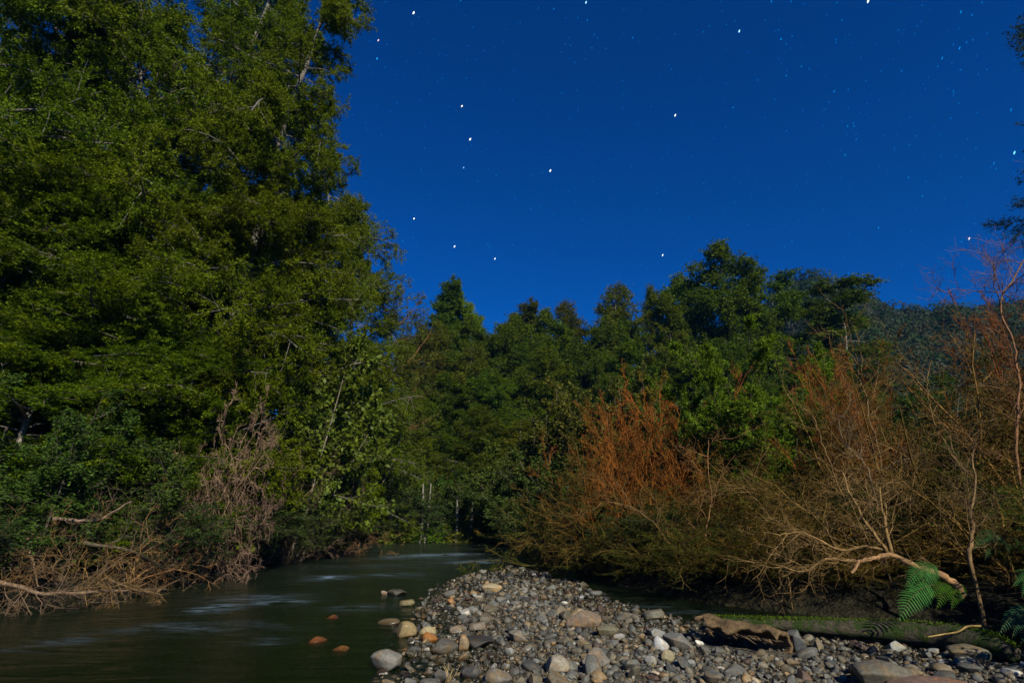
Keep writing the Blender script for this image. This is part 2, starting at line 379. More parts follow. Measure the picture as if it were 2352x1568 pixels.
SPEC = [  # u, v(base), width px, height px, colour, submerged?, label
    (885, 1543, 62, 52, (.24, .22, .19), 'large smooth grey boulder rising from the shallow water at the near edge of the bar', 3),
    (927, 1467, 50, 34, (.32, .23, .11), 'tan peaked boulder standing in the shallows with its reflection below', 5),
    (985, 1462, 42, 24, (.42, .33, .17), 'knobbly cream and yellow stone beside the tan peaked boulder', 8),
    (988, 1476, 36, 24, (.33, .16, .05), 'wet orange stone half under water below the cream stone', 2),
    (728, 1479, 42, 16, (.24, .085, .02), 'flat rusty orange stone breaking the surface far out in the stream', 6),
    (780, 1499, 36, 14, (.20, .10, .02), 'amber stone barely above the water beside the rusty orange one', 7),
    (762, 1424, 30, 12, (.20, .08, .02), 'small rust coloured stone under the water above the rusty orange stones', 9),
    (882, 1368, 20, 13, (.36, .27, .2), 'small pinkish stone with a bright top at the upstream water edge', 1),
    (908, 1370, 44, 20, (.08, .075, .055), 'dark mossy boulder in the water next to a small pinkish stone', 4),
    (928, 1395, 42, 18, (.22, .18, .09), 'olive brown stone in the water edge below the dark mossy boulder', 10),
    (890, 1437, 50, 16, (.16, .12, .07), 'low double humped brown stone sitting in the shallows', 11),
    (1035, 1390, 26, 18, (.34, .20, .1), 'squarish orange tan stone at the left edge of the bar', 12),
    (1128, 1362, 44, 26, (.40, .32, .2), 'domed pale sandy stone near the upstream tip of the bar', 3),
    (1050, 1453, 38, 22, (.22, .18, .14), 'rounded brown stone, first of a touching pair by the pool', 13),
    (1090, 1452, 46, 22, (.23, .185, .14), 'rounded brown stone, second and wider of a touching pair by the pool', 10),
    (1090, 1490, 80, 30, (.05, .045, .042), 'wide flat black stone lying behind a pointed tan stone', 4),
    (1062, 1497, 28, 34, (.30, .21, .12), 'pointed tan stone leaning against a black slab', 5),
    (1025, 1500, 66, 34, (.12, .11, .095), 'wedge shaped dark brown stone at the pool edge', 6),
    (1523, 1495, 40, 34, (.55, .53, .52), 'white streaked block standing out among grey stones', 2),
    (1607, 1482, 20, 13, (.75, .74, .70), 'small bright white pebble in front of the hollow log', 1),
    (1540, 1520, 34, 28, (.33, .27, .16), 'yellowish egg shaped stone near the white streaked block', 8),
    (1372, 1532, 60, 44, (.22, .19, .16), 'grey stone with an orange broken face, low in the bar centre', 9),
    (1277, 1548, 58, 34, (.36, .31, .24), 'cream angular stone at the bottom centre of the bar', 5),
    (1345, 1444, 78, 40, (.24, .18, .13), 'long pinkish brown wedge stone in the bar centre', 7),
    (1395, 1462, 48, 30, (.17, .15, .10), 'rounded olive grey stone right of the pinkish wedge stone', 3),
    (1565, 1492, 70, 36, (.2, .19, .175), 'angular pale grey slab pointing at the hollow log', 12),
    (2040, 1585, 112, 66, (.15, .13, .10), 'biggest brown grey boulder, cut by the bottom of the picture', 3),
    (2085, 1562, 60, 26, (.15, .13, .095), 'low brown boulder tucked behind the biggest boulder', 10),
    (2240, 1522, 80, 42, (.17, .145, .10), 'rounded brown boulder at the thick end of the mossy log', 3),
    (2225, 1528, 50, 26, (.2, .18, .14), 'smaller boulder leaning on the brown boulder by the log end', 13),
    (2185, 1497, 84, 20, (.34, .22, .16), 'long pink granite stone below the mossy log', 7),
    (1838, 1500, 44, 56, (.13, .135, .135), 'upright furrowed grey stone beside the rotten hollow log', 12),
    (1945, 1460, 52, 26, (.2, .18, .14), 'flat topped stone resting against the mossy log', 8),
    (1148, 1572, 62, 34, (.2, .18, .15), 'round topped boulder at the very bottom left of the bar', 2),
    (985, 1585, 50, 26, (.16, .15, .13), 'wide grey boulder cut off at the bottom by the waterside', 4),
    (1080, 1560, 40, 30, (.07, .072, .08), 'blue black stone beside the dry grass tuft', 11),
    (1190, 1475, 46, 28, (.26, .22, .17), 'blocky beige stone in the middle left of the bar', 12),
    (2200, 1650, 330, 34, (.22, .14, .11), 'reddish flat slab at the bottom right corner', 7),
    (1500, 1425, 56, 24, (.17, .155, .12), 'flat olive stone behind the white streaked block', 10),
]
spec_pos = []
for u, v, wp, hp, c, lab, sh in SPEC:
    p = onz(u, v, 0.0)
    for _ in range(3):
        z = max(H(p.x, p.y), -.02); p = onz(u, v, z)
    dist = math.hypot(p.y, CAMZ - p.z); rx = wp / 2 * dist / FP; rz = hp / 2 * dist / FP
    spec_pos.append((p.x, p.y + rx * .4, z, rx, rz, c, lab, sh))
cell = {}
def near_ok(x, y, r, k):
    cx, cy = int(x // .4), int(y // .4)
    for i in (-1, 0, 1):
        for j in (-1, 0, 1):
            for (a, b, s) in cell.get((cx + i, cy + j), ()):
                if (a - x) ** 2 + (b - y) ** 2 < (k * (r + s)) ** 2: return False
    return True
def putc(x, y, r): cell.setdefault((int(x // .4), int(y // .4)), []).append((x, y, r))
for s in spec_pos: putc(s[0], s[1], max(s[3], s[4]))
def tone_pick(g, n):
    pr = np.array([t[2] for t in TONES]); return g.choice(len(TONES), n, p=pr / pr.sum())
gs = np.random.default_rng(21)
SPA, SPB = onz(1605, 1470, .05), onz(1800, 1496, .05)
def clear_stump(x, y):
    dx, dy = SPB.x - SPA.x, SPB.y - SPA.y; t = np.clip(((x - SPA.x) * dx + (y - SPA.y) * dy) / (dx * dx + dy * dy), 0, 1); return np.hypot(x - SPA.x - t * dx, y - SPA.y - t * dy) > .17
def scatter(n, r0, r1, k, reach, shrink=False, y1=17.0):
    m = n * 3; x = gs.uniform(-3.2, 9.0, m); y = 2.6 + (y1 - 2.6) * gs.uniform(0, 1, m) ** 1.15
    d = sdf(x, y, bar); vis = (np.abs(x) < y * .98 + .5)
    ok = vis & ((d > 0) | ((d > -reach) & (gs.uniform(0, 1, m) < np.exp(d / (reach * .55)) * .75))) & (sdf(x, y, wet) > -.1) & clear_stump(x, y)
    x, y, d = x[ok][:n], y[ok][:n], d[ok][:n]
    r = r0 * (r1 / r0) ** gs.uniform(0, 1, len(x)) ** 1.6; tn = tone_pick(gs, len(x)); z = height(x, y)
    for i in range(len(x)):
        if k and not near_ok(x[i], y[i], r[i], k): continue
        if k: putc(x[i], y[i], r[i])
        stones.append((x[i], y[i], z[i] + r[i] * gs.uniform(.05, .38), r[i], int(tn[i]), int(gs.integers(NSH)), gs.uniform(.75, 1.25)))
scatter(170, .095, .13, .85, 1.3)
scatter(3400, .048, .095, .78, 1.3)
scatter(18000, .028, .055, .68, 1.0)
scatter(26000, .014, .028, 0, .6, y1=11)
# stones on the bed of the stream, seen through the water
gb = np.random.default_rng(5); m = 1500; x = gb.uniform(-9, 1, m); y = gb.uniform(4.5, 14, m); d = sdf(x, y, bar); ok = (d < -.4) & (sdf(x, y, wet) > .1); x = x[ok]; y = y[ok]; z = height(x, y)
for i in range(len(x)):
    r = gb.uniform(.04, .12); stones.append((x[i], y[i], z[i] + r * .15, r, int(gb.choice([3, 2, 5, 0, 3])), int(gb.integers(NSH)), gb.uniform(.6, 1.1)))
for i, (x, y, z, rx, rz, c, lab, sh) in enumerate(spec_pos):
    me = SM[sh]; o = link('boulder' if rx > .13 else 'stone', me, None)
    o.location = (x, y, z + rz * .55); fz = np.ptp(SH3[sh][0][:, 2]) / 2; o.scale = (rx, rx * .95, rz / fz * 1.0)
    o.rotation_euler = (0, 0, i * 2.4); o.rotation_euler = (0.08, -.05, (i * 1.7) % .6 - .3); o.color = (*c, 1)
    tag(o, lab, 'boulder' if rx > .13 else 'stone', 'stones of the gravel bar')
app = np.array([s[3] / (math.hypot(s[1], s[0]) + .01) * (1 if (abs(s[0]) < s[1] * .93 and s[1] > 4.6 and s[2] > -.03) else 0) for s in stones])
NIND = 255; order = np.argsort(-app); ind = set(order[:NIND].tolist())
eul = rotm(len(stones), gs)
seen = {}
SHORT = ['grey boulder in the shallows', 'tan peaked boulder', 'knobbly cream stone', 'wet orange stone', 'rusty orange stone', 'amber stone', 'sunken rust stone',
         'small pinkish stone', 'dark mossy boulder', 'olive brown wet stone', 'low double humped stone', 'orange tan stone', 'domed sandy stone', 'first brown twin stone', 'second brown twin stone',
         'flat black stone', 'pointed tan stone', 'dark brown wedge stone', 'white streaked block', 'bright white pebble', 'yellowish egg stone', 'orange faced stone',
         'cream angular stone', 'long pinkish wedge stone', 'rounded olive stone', 'pale angular slab', 'biggest brown boulder', 'low brown boulder', 'boulder at the log end',
         'smaller log end boulder', 'pink granite stone', 'upright furrowed stone', 'flat topped stone', 'bottom left boulder', 'wide waterside boulder', 'blue black stone', 'blocky beige stone', 'reddish flat slab', 'flat olive stone']
SHW = ['rounded', 'blunt', 'flattish', 'faceted']
ORD = ['', 'second ', 'third ', 'fourth ', 'fifth ', 'sixth ', 'seventh ', 'eighth ', 'ninth ', 'tenth ']
cand = []
for i in order[:NIND]:
    x, y, z, r, tn, sh, cv = stones[i]
    dd = [math.hypot(x - p[0], y - p[1]) for p in spec_pos]; j = int(np.argmin(dd)); cand.append((dd[j], i, j))
for d_, i, j in sorted(cand):
    x, y, z, r, tn, sh, cv = stones[i]
    nm, c, _ = TONES[tn]; o = link('stone', SM[sh], None)
    o.location = (x, y, z); o.scale = (r, r, r); o.rotation_euler = eul[i]; o.color = (*scale3(c, cv), 1)
    px, py = spec_pos[j][:2]; dx, dy = x - px, y - py
    rel = ('right of the ' if dx > 0 else 'left of the ') if abs(dx) > abs(dy) else ('behind the ' if dy > 0 else 'in front of the ')
    base = nm + ' ' + SHW[sh % 4]
    n_ = seen.get((base, rel, j), 0); seen[(base, rel, j)] = n_ + 1
    lab = (ORD[n_] + 'nearest ' if n_ else '') + base + ' stone ' + rel + SHORT[j]
    tag(o, lab, 'stone', 'stones of the gravel bar')
rest = [i for i in range(len(stones)) if i not in ind]
def merge_stones(ids, name):
    mb = MB(); Ms = euler_mats(eul)
    for s in range(NSH):
        q = [i for i in ids if stones[i][5] == s]
        if not q: continue
        V, F = SH2[s]; q = np.array(q); p = np.array([stones[i][:3] for i in q]); r = np.array([stones[i][3] for i in q])
        W = np.einsum('nij,vj->nvi', Ms[q], V) * r[:, None, None] + p[:, None]
        c = np.array([scale3(TONES[stones[i][4]][1], stones[i][6]) for i in q])
        Fq = (F[None] + (np.arange(len(q)) * len(V))[:, None, None]).reshape(-1, 3)
        mb.add(W.reshape(-1, 3), Fq, np.repeat(c, len(V), 0))
    return link(name, mb.mesh(name, True), STONE)
tag(merge_stones(rest, 'gravel'), 'small mixed grey and tan pebbles filling the gravel bar', 'gravel', kind='stuff')


# ------------------------------------------------------------------ vegetation builders
def tree_meshes(seed, Ht, Rc, base=.12, n1=70, n2=12, n3=7, nl=18, ls=.045, cols=((.05, .085, .012), (.10, .13, .018)), shape='cone', bark=(.10, .09, .075), ang=80, droop=-.02, r0=None, gappy=.25, twig=.4, kt=4, wl=.55, plan=.5):
    g = np.random.default_rng(seed)
    r0 = r0 or Ht * .008
    T = grow(np.zeros((1, 3)), np.array([[g.normal(0, .03), g.normal(0, .03), 1]]), np.array([Ht]), 14, .035, .03, g)
    prof = {'cone': lambda t: (1.02 - t) ** .66 * np.minimum(1, .7 + 2.2 * (t - base)), 'dome': lambda t: np.sqrt(np.clip(1.03 - t ** 2.6, .04, 1)) * np.minimum(1, .6 + 1.5 * (t - base)), 'round': lambda t: np.sqrt(np.clip(1 - ((t - .55) / .5) ** 2, .03, 1)),
            'ogive': lambda t: np.clip(1.03 - t ** 1.9, .01, 1) ** .7 * np.minimum(1, .6 + 1.5 * (t - base)), 'flat': lambda t: np.clip(1.15 - t, .25, 1) ** .5, 'column': lambda t: np.clip(1.08 - t, 0.05, .75) ** .35}[shape]
    L1, l1, t1 = spawn(T, n1, base, .99, R(ang), lambda t, g, s: Rc * prof(t) * g.uniform(.42, 1.18, s), 7, .13, .0, 0, g, updir=.12)
    for i in range(2, 7): L1[:, i, 2] += droop * l1 * (i - 1) ** 1.6 * .25
    kp = g.uniform(0, 1, len(L1)) > gappy * .0; L1 = L1[kp]; l1 = l1[kp]
    L2, l2, t2 = spawn(L1, n2, .18, 1, R(48), lambda t, g, s: np.repeat(l1[:, None], s[1], 1) * (.46 - .26 * t) * g.uniform(.6, 1.25, s), 4, .16, -.03, plan, g)
    L3, l3, t3 = spawn(L2, n3, .1, 1, R(45), lambda t, g, s: twig * g.uniform(.5, 1.2, s) * (1.1 - .4 * t) + 0 * t, 3, .16, -.06, plan, g)
    cl = g.uniform(0, 1, len(L1)); cl2 = np.repeat(cl, n2); cl3 = np.repeat(cl2, n3)
    kp = g.uniform(0, 1, len(L3)) < np.clip(np.repeat(np.repeat(l1, n2), n3) / (Rc * .55), .10, 1); L3 = L3[kp]; cl3 = cl3[kp]   # short boughs carry fewer sprays
    nl = int(nl * 1.15)
    V, F, C = leaves(L3, nl, ls, cols, .7, .35, .15, g, off=ls * .5, wid=wl, clump=cl3)
    top = grow(T[:, -2], np.array([[0, 0, 1.]]), np.array([Ht * .05]), 3, .05, 0, g)
    cm = MB(); cm.add(V, F, C)
    K = T.shape[1]; wm = MB()
    rr = r0 * (1 - np.linspace(0, 1, K) * .93)[None] * np.ones((1, K)); rr[0, 0] *= 1.6; rr[0, 1] *= 1.08
    c = np.array(bark); V, F, C = tubes(T, rr, 10, c[None]); wm.add(V, F, C)
    a = np.linspace(1, .25, 7)[None]; V, F, C = tubes(L1, (.006 + l1[:, None] * .011) * a, 5, np.tile(c, (len(L1), 1))); wm.add(V, F, C)
    a = np.linspace(1, .3, 4)[None]; V, F, C = tubes(L2, (.003 + l2[:, None] * .0085) * a, 3, np.tile(c * .95, (len(L2), 1))); wm.add(V, F, C)
    return wm.mesh('trunk'), cm.mesh('crown')
def put_tree(wm, cm, name, x, y, label, cat='tree', group=None, rz=0, s=1, color=(1, 1, 1), sz=None, lean=None, wcol=(1, 1, 1), lmat=None):
    t = empty(name, (x, y, H(x, y) - .12), rz, label=label, cat=cat, group=group); t.scale = (s, s, sz or s)
    if lean: t.rotation_euler = (lean[0], lean[1], rz)
    a = link('trunk' if cat == 'tree' else 'stem', wm, BARK, t); b = link('crown' if cat == 'tree' else 'foliage', cm, lmat or LEAF, t)
    a.color = (*wcol, 1); b.color = (*color, 1); return t

def shrub_meshes(seed, Ht, W, nst=10, n1=9, n2=7, n3=0, nl=10, ls=.05, cols=((.05, .085, .012), (.10, .13, .018)), bark=(.12, .09, .06), lean=.35, up=.03, wig=.13, r0=.02, ang=42, wl=.5, flat=.5, l1f=.55, rt=.0022, leafwood=False, base_r=.15, side=(0, 0)):
    g = np.random.default_rng(seed)
    az = g.uniform(0, 6.283, nst); k = g.uniform(.2, 1, nst) ** .6 * lean
    d = np.stack([np.cos(az) * k + side[0], np.sin(az) * k + side[1], np.ones(nst)], 1); st = np.stack([np.cos(az), np.sin(az), 0 * az], 1) * base_r * W * g.uniform(0, 1, (nst, 1)); st[:, 2] = -.1
    S = grow(st, d, Ht * g.uniform(.65, 1.08, nst) * np.sqrt(1 + k * k * .5), 9, wig, up, g)
    Ls = Ht * np.ones(nst)
    A, la, _ = spawn(S, n1, .15, 1, R(ang), lambda t, g, s: W * l1f * (1.1 - .75 * t) * g.uniform(.5, 1.15, s), 6, wig, up, 0, g)
    B, lb, _ = spawn(A, n2, .12, 1, R(ang), lambda t, g, s: np.repeat(la[:, None], s[1], 1) * (.6 - .35 * t) * g.uniform(.5, 1.2, s), 4, wig, up, 0, g)
    wm = MB(); c = np.array(bark)
    def cc(n): return c[None] * g.uniform(.65, 1.3, (n, 1))
    a = np.linspace(1, .2, 9)[None]; wm.add(*_t(S, r0 * g.uniform(.6, 1.2, (nst, 1)) * a, 6, cc(nst)))
    a = np.linspace(1, .3, 6)[None]; wm.add(*_t(A, (rt + la[:, None] * .006) * a, 4, cc(len(A))))
    a = np.linspace(1, .4, 4)[None]; wm.add(*_t(B, (rt + lb[:, None] * .004) * a, 3, cc(len(B))))
    last = B
    if n3:
        D, ld, _ = spawn(B, n3, .1, 1, R(ang), lambda t, g, s: np.repeat(lb[:, None], s[1], 1) * .5 * g.uniform(.5, 1.2, s), 3, wig, up, 0, g)
        a = np.array([[1, .8, .5]]); wm.add(*_t(D, rt * .8 * a * np.ones((len(D), 1)), 3, cc(len(D)))); last = D
    cm = None
    if nl:
        V, F, C = leaves(last, nl, ls, cols, .7, flat, .15, g, off=ls * .4, wid=wl)
        cm = MB(); cm.add(V, F, C); cm = cm.mesh('foliage')
    return wm.mesh('stem'), cm
def _t(P, Rr, k, c): return tubes(P, Rr, k, c)
def put_shrub(ms, name, x, y, label, cat='shrub', group=None, rz=0, s=1, color=(1, 1, 1), wcol=(1, 1, 1), sz=None, dz=0, lmat=None, tiltx=0, tilty=0):
    t = empty(name, (x, y, H(x, y) - .03 + dz), rz, label=label, cat=cat, group=group); t.scale = (s, s, sz or s); t.rotation_euler = (tiltx, tilty, rz)
    a = link('stem' if ms[1] else 'branchwork', ms[0], TWIG, t); a.color = (*wcol, 1)
    if ms[1]: b = link('foliage', ms[1], lmat or LEAF, t); b.color = (*color, 1)
    return t

def yb(u, off=.3): return float(np.interp(u, [0, 110, 230, 330, 420, 500, 560, 640, 700, 760, 812, 850, 905, 1000, 1120, 1190, 1215, 1290, 1400, 1600, 1800, 2000, 2200, 2352],
    [9.1, 9.3, 9.8, 10.7, 12.0, 13.2, 14.6, 16.2, 18.1, 20.1, 22., 25.8, 26.5, 27.4, 27.2, 24.5, 22.2, 15.5, 11.9, 9.6, 8.7, 8.15, 7.6, 7.2])) + off

# ------------------------------------------------------------------ left bank: tall small-leaved trees
GRN = ((.044, .100, .002), (.115, .155, .003)); OLV = ((.070, .105, .002), (.138, .156, .003)); DRK = ((.042, .082, .003), (.098, .130, .004))
A0 = tree_meshes(1, 20, 6.0, .05, 104, 14, 8, 38, .058, GRN, 'cone', droop=-.10, ang=76, twig=.42, bark=(.17, .15, .14))
A1 = tree_meshes(2, 23, 4.8, .04, 115, 13, 8, 36, .060, OLV, 'cone', droop=-.06, ang=80, twig=.40, bark=(.17, .15, .14))
A2 = tree_meshes(3, 26, 5.6, .04, 130, 13, 8, 34, .064, OLV, 'cone', droop=-.03, ang=82, twig=.44, bark=(.15, .13, .12))
LG = 'tall trees on the left bank'
put_tree(*A0, 'broadleaf_tree', -13.8, 11.0, 'nearest tall dark green tree with drooping boughs, trunk outside the left edge', group=LG, rz=.3)
put_tree(*A0, 'broadleaf_tree', -11.3, 12.7, 'tall leafy tree with pale forked upper trunk showing against a gap of sky', group=LG, rz=2.6, s=.96, color=(1.1, 1.05, 1))
put_tree(*A1, 'broadleaf_tree', -8.3, 15.2, 'olive green tall tree between the forked trunk tree and the cone shaped edge tree', group=LG, rz=1.0, s=.93, color=(1.05, 1.05, 1))
put_tree(*A2, 'broadleaf_tree', -9.75, 18.6, 'tallest cone shaped tree whose right side outlines against the starry sky', group=LG, rz=4.0)
put_tree(*A1, 'broadleaf_tree', -10.3, 14.4, 'olive tall tree whose top fills the sky behind the forked trunk tree', group=LG, rz=2.2, s=1.06, color=(.95, 1.05, 1))
p = at(818, 560, 23); put_tree(*A1, 'broadleaf_tree', p.x, p.y, 'shorter full tree with wispy bough tips below the tallest cone shaped tree', group=LG, rz=3.1, s=.88, sz=.72, color=(.95, 1.05, 1))
put_tree(*A1, 'broadleaf_tree', -13.5, 16.5, 'shaded tall tree deep behind the nearest left trees', group=LG, rz=5.0, color=(.75, .9, 1))
A3 = tree_meshes(5, 13, 3.4, .02, 100, 12, 8, 30, .055, OLV, 'dome', droop=-.08, ang=72, twig=.42, bark=(.2, .17, .15))
for i, (u, v, y, ss, c, lab) in enumerate([(330, 470, 12.3, 1.0, (.95, 1.05, 1), 'middle height full tree in front of the forked pale trunk'), (540, 430, 15.0, 1.05, (1.05, 1, 1), 'middle height olive tree above the pinkish dead twigs'),
        (130, 640, 10.6, .9, (.8, 1.05, 1), 'lower green tree with layered sprays above the left brush pile'), (700, 560, 16.2, .95, (.95, 1, 1), 'full green tree behind the yellow green shrubs'), (380, 760, 13.2, .75, (.85, 1, 1), 'low dark green tree left of the pinkish dead twigs'),
        (790, 330, 19.5, 1.0, (1, 1, 1), 'bushy tree filling the outline halfway up the tallest cone shaped tree'),
        (445, -30, 14.3, 1.15, (1, 1.05, 1), 'leafy tree top closing the sky between the forked trunk tree and its neighbour'),
        (20, 300, 11.5, 1.1, (1, 1.05, 1), 'tall bushy tree filling the upper left corner')]):
    k = max(y, yb(u, .8)) / y; y *= k; ss *= k; p = at(u, v, y); put_tree(*A3, 'broadleaf_tree', p.x, p.y, lab, group=LG, rz=i * 2.2, s=ss, sz=(p.z - H(p.x, p.y)) / 13, color=c)
B0 = tree_meshes(4, 9.5, 2.1, .12, 46, 10, 7, 15, .06, ((.07, .09, .014), (.12, .13, .02)), 'round', droop=0.02, ang=55, twig=.35, bark=(.24, .11, .05))
p = at(905, 680, 27); put_tree(*B0, 'small_tree', p.x, p.y, 'small olive tree with an orange barked branch at the right end of the tall trees', rz=.5, sz=(p.z - H(p.x, p.y)) / 9.3, s=1.3)
p = at(870, 850, 26.5); put_tree(*B0, 'small_tree', p.x, p.y, 'low olive tree reaching out over the far stream below the orange barked branch', rz=2.5, sz=(p.z - H(p.x, p.y)) / 9.3, s=1.25, color=(1.1, 1.1, 1))

# leafy shrubs of the left bank
SL0 = shrub_meshes(11, 3.6, 2.6, 10, 9, 8, 5, 9, .055, ((.05, .085, .012), (.09, .12, .016)), (.12, .10, .08), .35, .02, .12, .022)
SL1 = shrub_meshes(12, 3.4, 2.4, 9, 8, 7, 4, 8, .085, ((.07, .11, .008), (.13, .15, .012)), (.14, .12, .09), .4, .02, .12, .022, wl=.6)
SL2 = shrub_meshes(13, 2.6, 2.6, 12, 9, 7, 5, 7, .045, ((.03, .06, .010), (.07, .09, .02)), (.12, .09, .07), .5, .0, .14, .018)
def fit(u, v, y, h0): p = at(u, v, y); return p, max((p.z - H(p.x, p.y)) / h0, .15)
LS = [(SL1, 3.5, 700, 770, 13.6, 1.25, (1, 1, 1), 'yellow green broad leaved shrub glowing in front of the tall left trees'),
      (SL1, 3.5, 800, 800, 15.5, 1.1, (1.05, 1, 1), 'second yellow green broad leaved shrub, nearer the stream than the first'),
      (SL0, 3.7, 630, 830, 14.5, 1.3, (.9, 1, 1), 'dense green shrub behind the pinkish dead twigs'),
      (SL0, 3.7, 850, 900, 17.5, 1.1, (1.15, 1.1, 1), 'olive shrub above the brown twigs at the waterside bend'),
      (SL0, 3.7, 770, 960, 15.2, 1.0, (1, 1, 1), 'bushy green shrub between the grey dead shrub and the far bend'),
      (SL0, 3.7, 900, 1010, 20.5, 1.0, (1.1, 1, 1), 'round green shrub overhanging the far left water edge'),
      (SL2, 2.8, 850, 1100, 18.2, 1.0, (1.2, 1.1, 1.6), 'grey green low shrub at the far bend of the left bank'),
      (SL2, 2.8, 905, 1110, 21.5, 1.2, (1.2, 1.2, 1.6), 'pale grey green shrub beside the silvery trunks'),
      (SL0, 3.7, 350, 940, 10.6, .95, (.95, 1, 1), 'green shrub spreading layered twigs toward the pinkish dead twigs'),
      (SL0, 3.7, 180, 900, 9.9, 1.05, (.8, 1, 1), 'dark green shrub under the boughs of the nearest tall tree'),
      (SL0, 3.7, 0, 1030, 8.9, .8, (1.0, 1.15, 1), 'bright green leafy shrub at the left picture edge above the brush pile'),
      (SL2, 2.8, 470, 1130, 12.0, 1.1, (.9, 1, 1), 'low dark shrub above the right end of the brush pile'),
      (SL2, 2.8, 560, 1120, 12.8, 1.0, (1.1, 1.1, 1), 'mossy low shrub trailing into the water left of the brown twigs'),
      (SL2, 2.8, 650, 1110, 13.6, 1.0, (1.1, 1.1, 1), 'low green shrub below the grey dead shrub'),
      (SL2, 2.8, 300, 1120, 9.8, .9, (.8, 1, 1), 'dim low shrub directly behind the brush pile'),
      (SL2, 2.8, 110, 1130, 9.3, .9, (.8, 1, 1), 'dim low shrub at the left end of the brush pile'),
      (SL2, 2.8, 720, 1160, 14.6, .8, (1.1, 1.1, 1), 'small green shrub behind the brown waterside twigs')]
for i, (ms, h0, u, v, y, s, c, lab) in enumerate(LS):
    k = max(y, yb(u, -1.2 if ms is SL1 else .55)) / y; y *= k; s *= k; p, sz = fit(u, v, y, h0); put_shrub(ms, 'leafy_shrub', p.x, p.y, lab, group='shrubs of the left bank', rz=i * 1.9, s=s, sz=sz, color=c, lmat=LEAFG if ms is SL1 else None)
# dead, leafless shrubs of the left bank
DD0 = shrub_meshes(21, 2.4, 1.6, 8, 8, 6, 3, 0, bark=(.22, .135, .07), lean=.5, up=-.01, wig=.24, r0=.012, ang=55, rt=.0028)
DD2 = shrub_meshes(23, 2.6, 1.5, 10, 10, 8, 5, 0, bark=(.24, .15, .10), lean=.38, up=-.01, wig=.24, r0=.014, ang=55, rt=.0040, base_r=.25)
DD1 = shrub_meshes(22, 2.0, 1.6, 9, 9, 8, 4, 0, bark=(.20, .16, .14), lean=.7, up=-.03, wig=.22, r0=.012, ang=50, rt=.0026)
DS = [(DD2, 1.95, 500, 895, 11.2, .8, (1, 1, 1), 0, 'pinkish brown tangle of dead twigs hanging on the left bank'),
      (DD2, 1.95, 545, 1020, 11.3, .7, (.9, .9, .95), 1.5, 'lower pinkish dead shrub under the hanging tangle'),
      (DD2, 2.0, 735, 1050, 14.2, .7, (1, 1, 1.1), 0, 'grey feathery dead shrub left of the far bend'),
      (DD2, 2.0, 765, 1170, 14.6, .75, (.95, .85, .6), 2.2, 'brown dead shrub dipping its twigs in the stream'),
      (DD1, 2.0, 680, 1180, 13.6, .7, (1.1, .9, .7), 3.2, 'small brown dead twigs at the waterline below the green shrub'),
      (DD0, 2.4, 655, 860, 13.6, .8, (.6, .6, .65), 4.2, 'grey bare branches poking through the yellow green shrub')]
for i, (ms, h0, u, v, y, s, wc, rz, lab) in enumerate(DS):
    k = max(y, yb(u, -.7)) / y; y *= k; s *= k; p, sz = fit(u, v, y, h0); put_shrub(ms, 'dead_shrub', p.x, p.y, lab, group='dead shrubs of the left bank', rz=rz, s=s, sz=sz, wcol=wc)

# fallen branches heaped at the left water edge
def poly(pts, sub=4, seed=0, jit=.0):
    P = np.array([tuple(q) for q in pts], float); n = len(P); t = np.linspace(0, n - 1, (n - 1) * sub + 1); i = np.minimum(t.astype(int), n - 2); f = (t - i)[:, None]
    a = P[np.maximum(i - 1, 0)]; b = P[i]; c = P[i + 1]; d = P[np.minimum(i + 2, n - 1)]
    Q = .5 * (2 * b + (c - a) * f + (2 * a - 5 * b + 4 * c - d) * f * f + (3 * b - a - 3 * c + d) * f ** 3)
    if jit: Q += np.random.default_rng(seed).normal(0, jit, Q.shape)
    return Q
def branch_thing(name, pts, r0, r1, label, bark, seed, n1=8, L1=.7, n2=6, n3=0, cat='branch', group=None, up=0., wig=.2, leaf=None, mt=None):
    """a main limb along given points with side branches and twigs, as parts"""
    bark = tuple(c * .8 for c in bark)
    g = np.random.default_rng(seed); Q = poly(pts, 4, seed, .008); o0 = Q[0].copy(); Q = Q - o0; K = len(Q)
    t = empty(name, tuple(o0), label=label, cat=cat, group=group)
    mb = MB(); mb.add(*tubes(Q[None], np.linspace(r0, r1, K)[None] * (1 + g.normal(0, .08, (1, K))), 8, np.array([bark])))
    link('limb', mb.mesh('limb', True), mt or TWIG, t)
    mb = MB(); c = np.array(bark)
    A, la, _ = spawn(Q[None], n1, .1, 1, R(50), lambda t, g, s: L1 * g.uniform(.4, 1.2, s), 7, wig, up, 0, g)
    B, lb, _ = spawn(A, n2, .15, 1, R(48), lambda t, g, s: np.repeat(la[:, None], s[1], 1) * .45 * g.uniform(.5, 1.2, s), 5, wig, up, 0, g)
    mb.add(*tubes(A, (.0022 + la[:, None] * .0055) * np.linspace(1, .3, 7)[None], 4, c[None] * g.uniform(.7, 1.2, (len(A), 1))))
    mb.add(*tubes(B, (.0019 + lb[:, None] * .004) * np.linspace(1, .4, 5)[None], 3, c[None] * g.uniform(.7, 1.2, (len(B), 1))))
    if n3:
        D, ld, _ = spawn(B, n3, .1, 1, R(48), lambda t, g, s: np.repeat(lb[:, None], s[1], 1) * .5 * g.uniform(.5, 1.2, s), 4, wig, up, 0, g)
        mb.add(*tubes(D, .0022 * np.array([[1, .8, .7, .5]]) * np.ones((len(D), 1)), 3, c[None] * g.uniform(.7, 1.2, (len(D), 1)))); B = D
    link('twigwork', mb.mesh('twigwork'), TWIG, t)
    return t
PB = (.22, .14, .075); FB = 'fallen branches in the left brush pile'
def atb(u, v, o): return at(u, v, max(8.8, yb(u, -.25)) + o * .35)
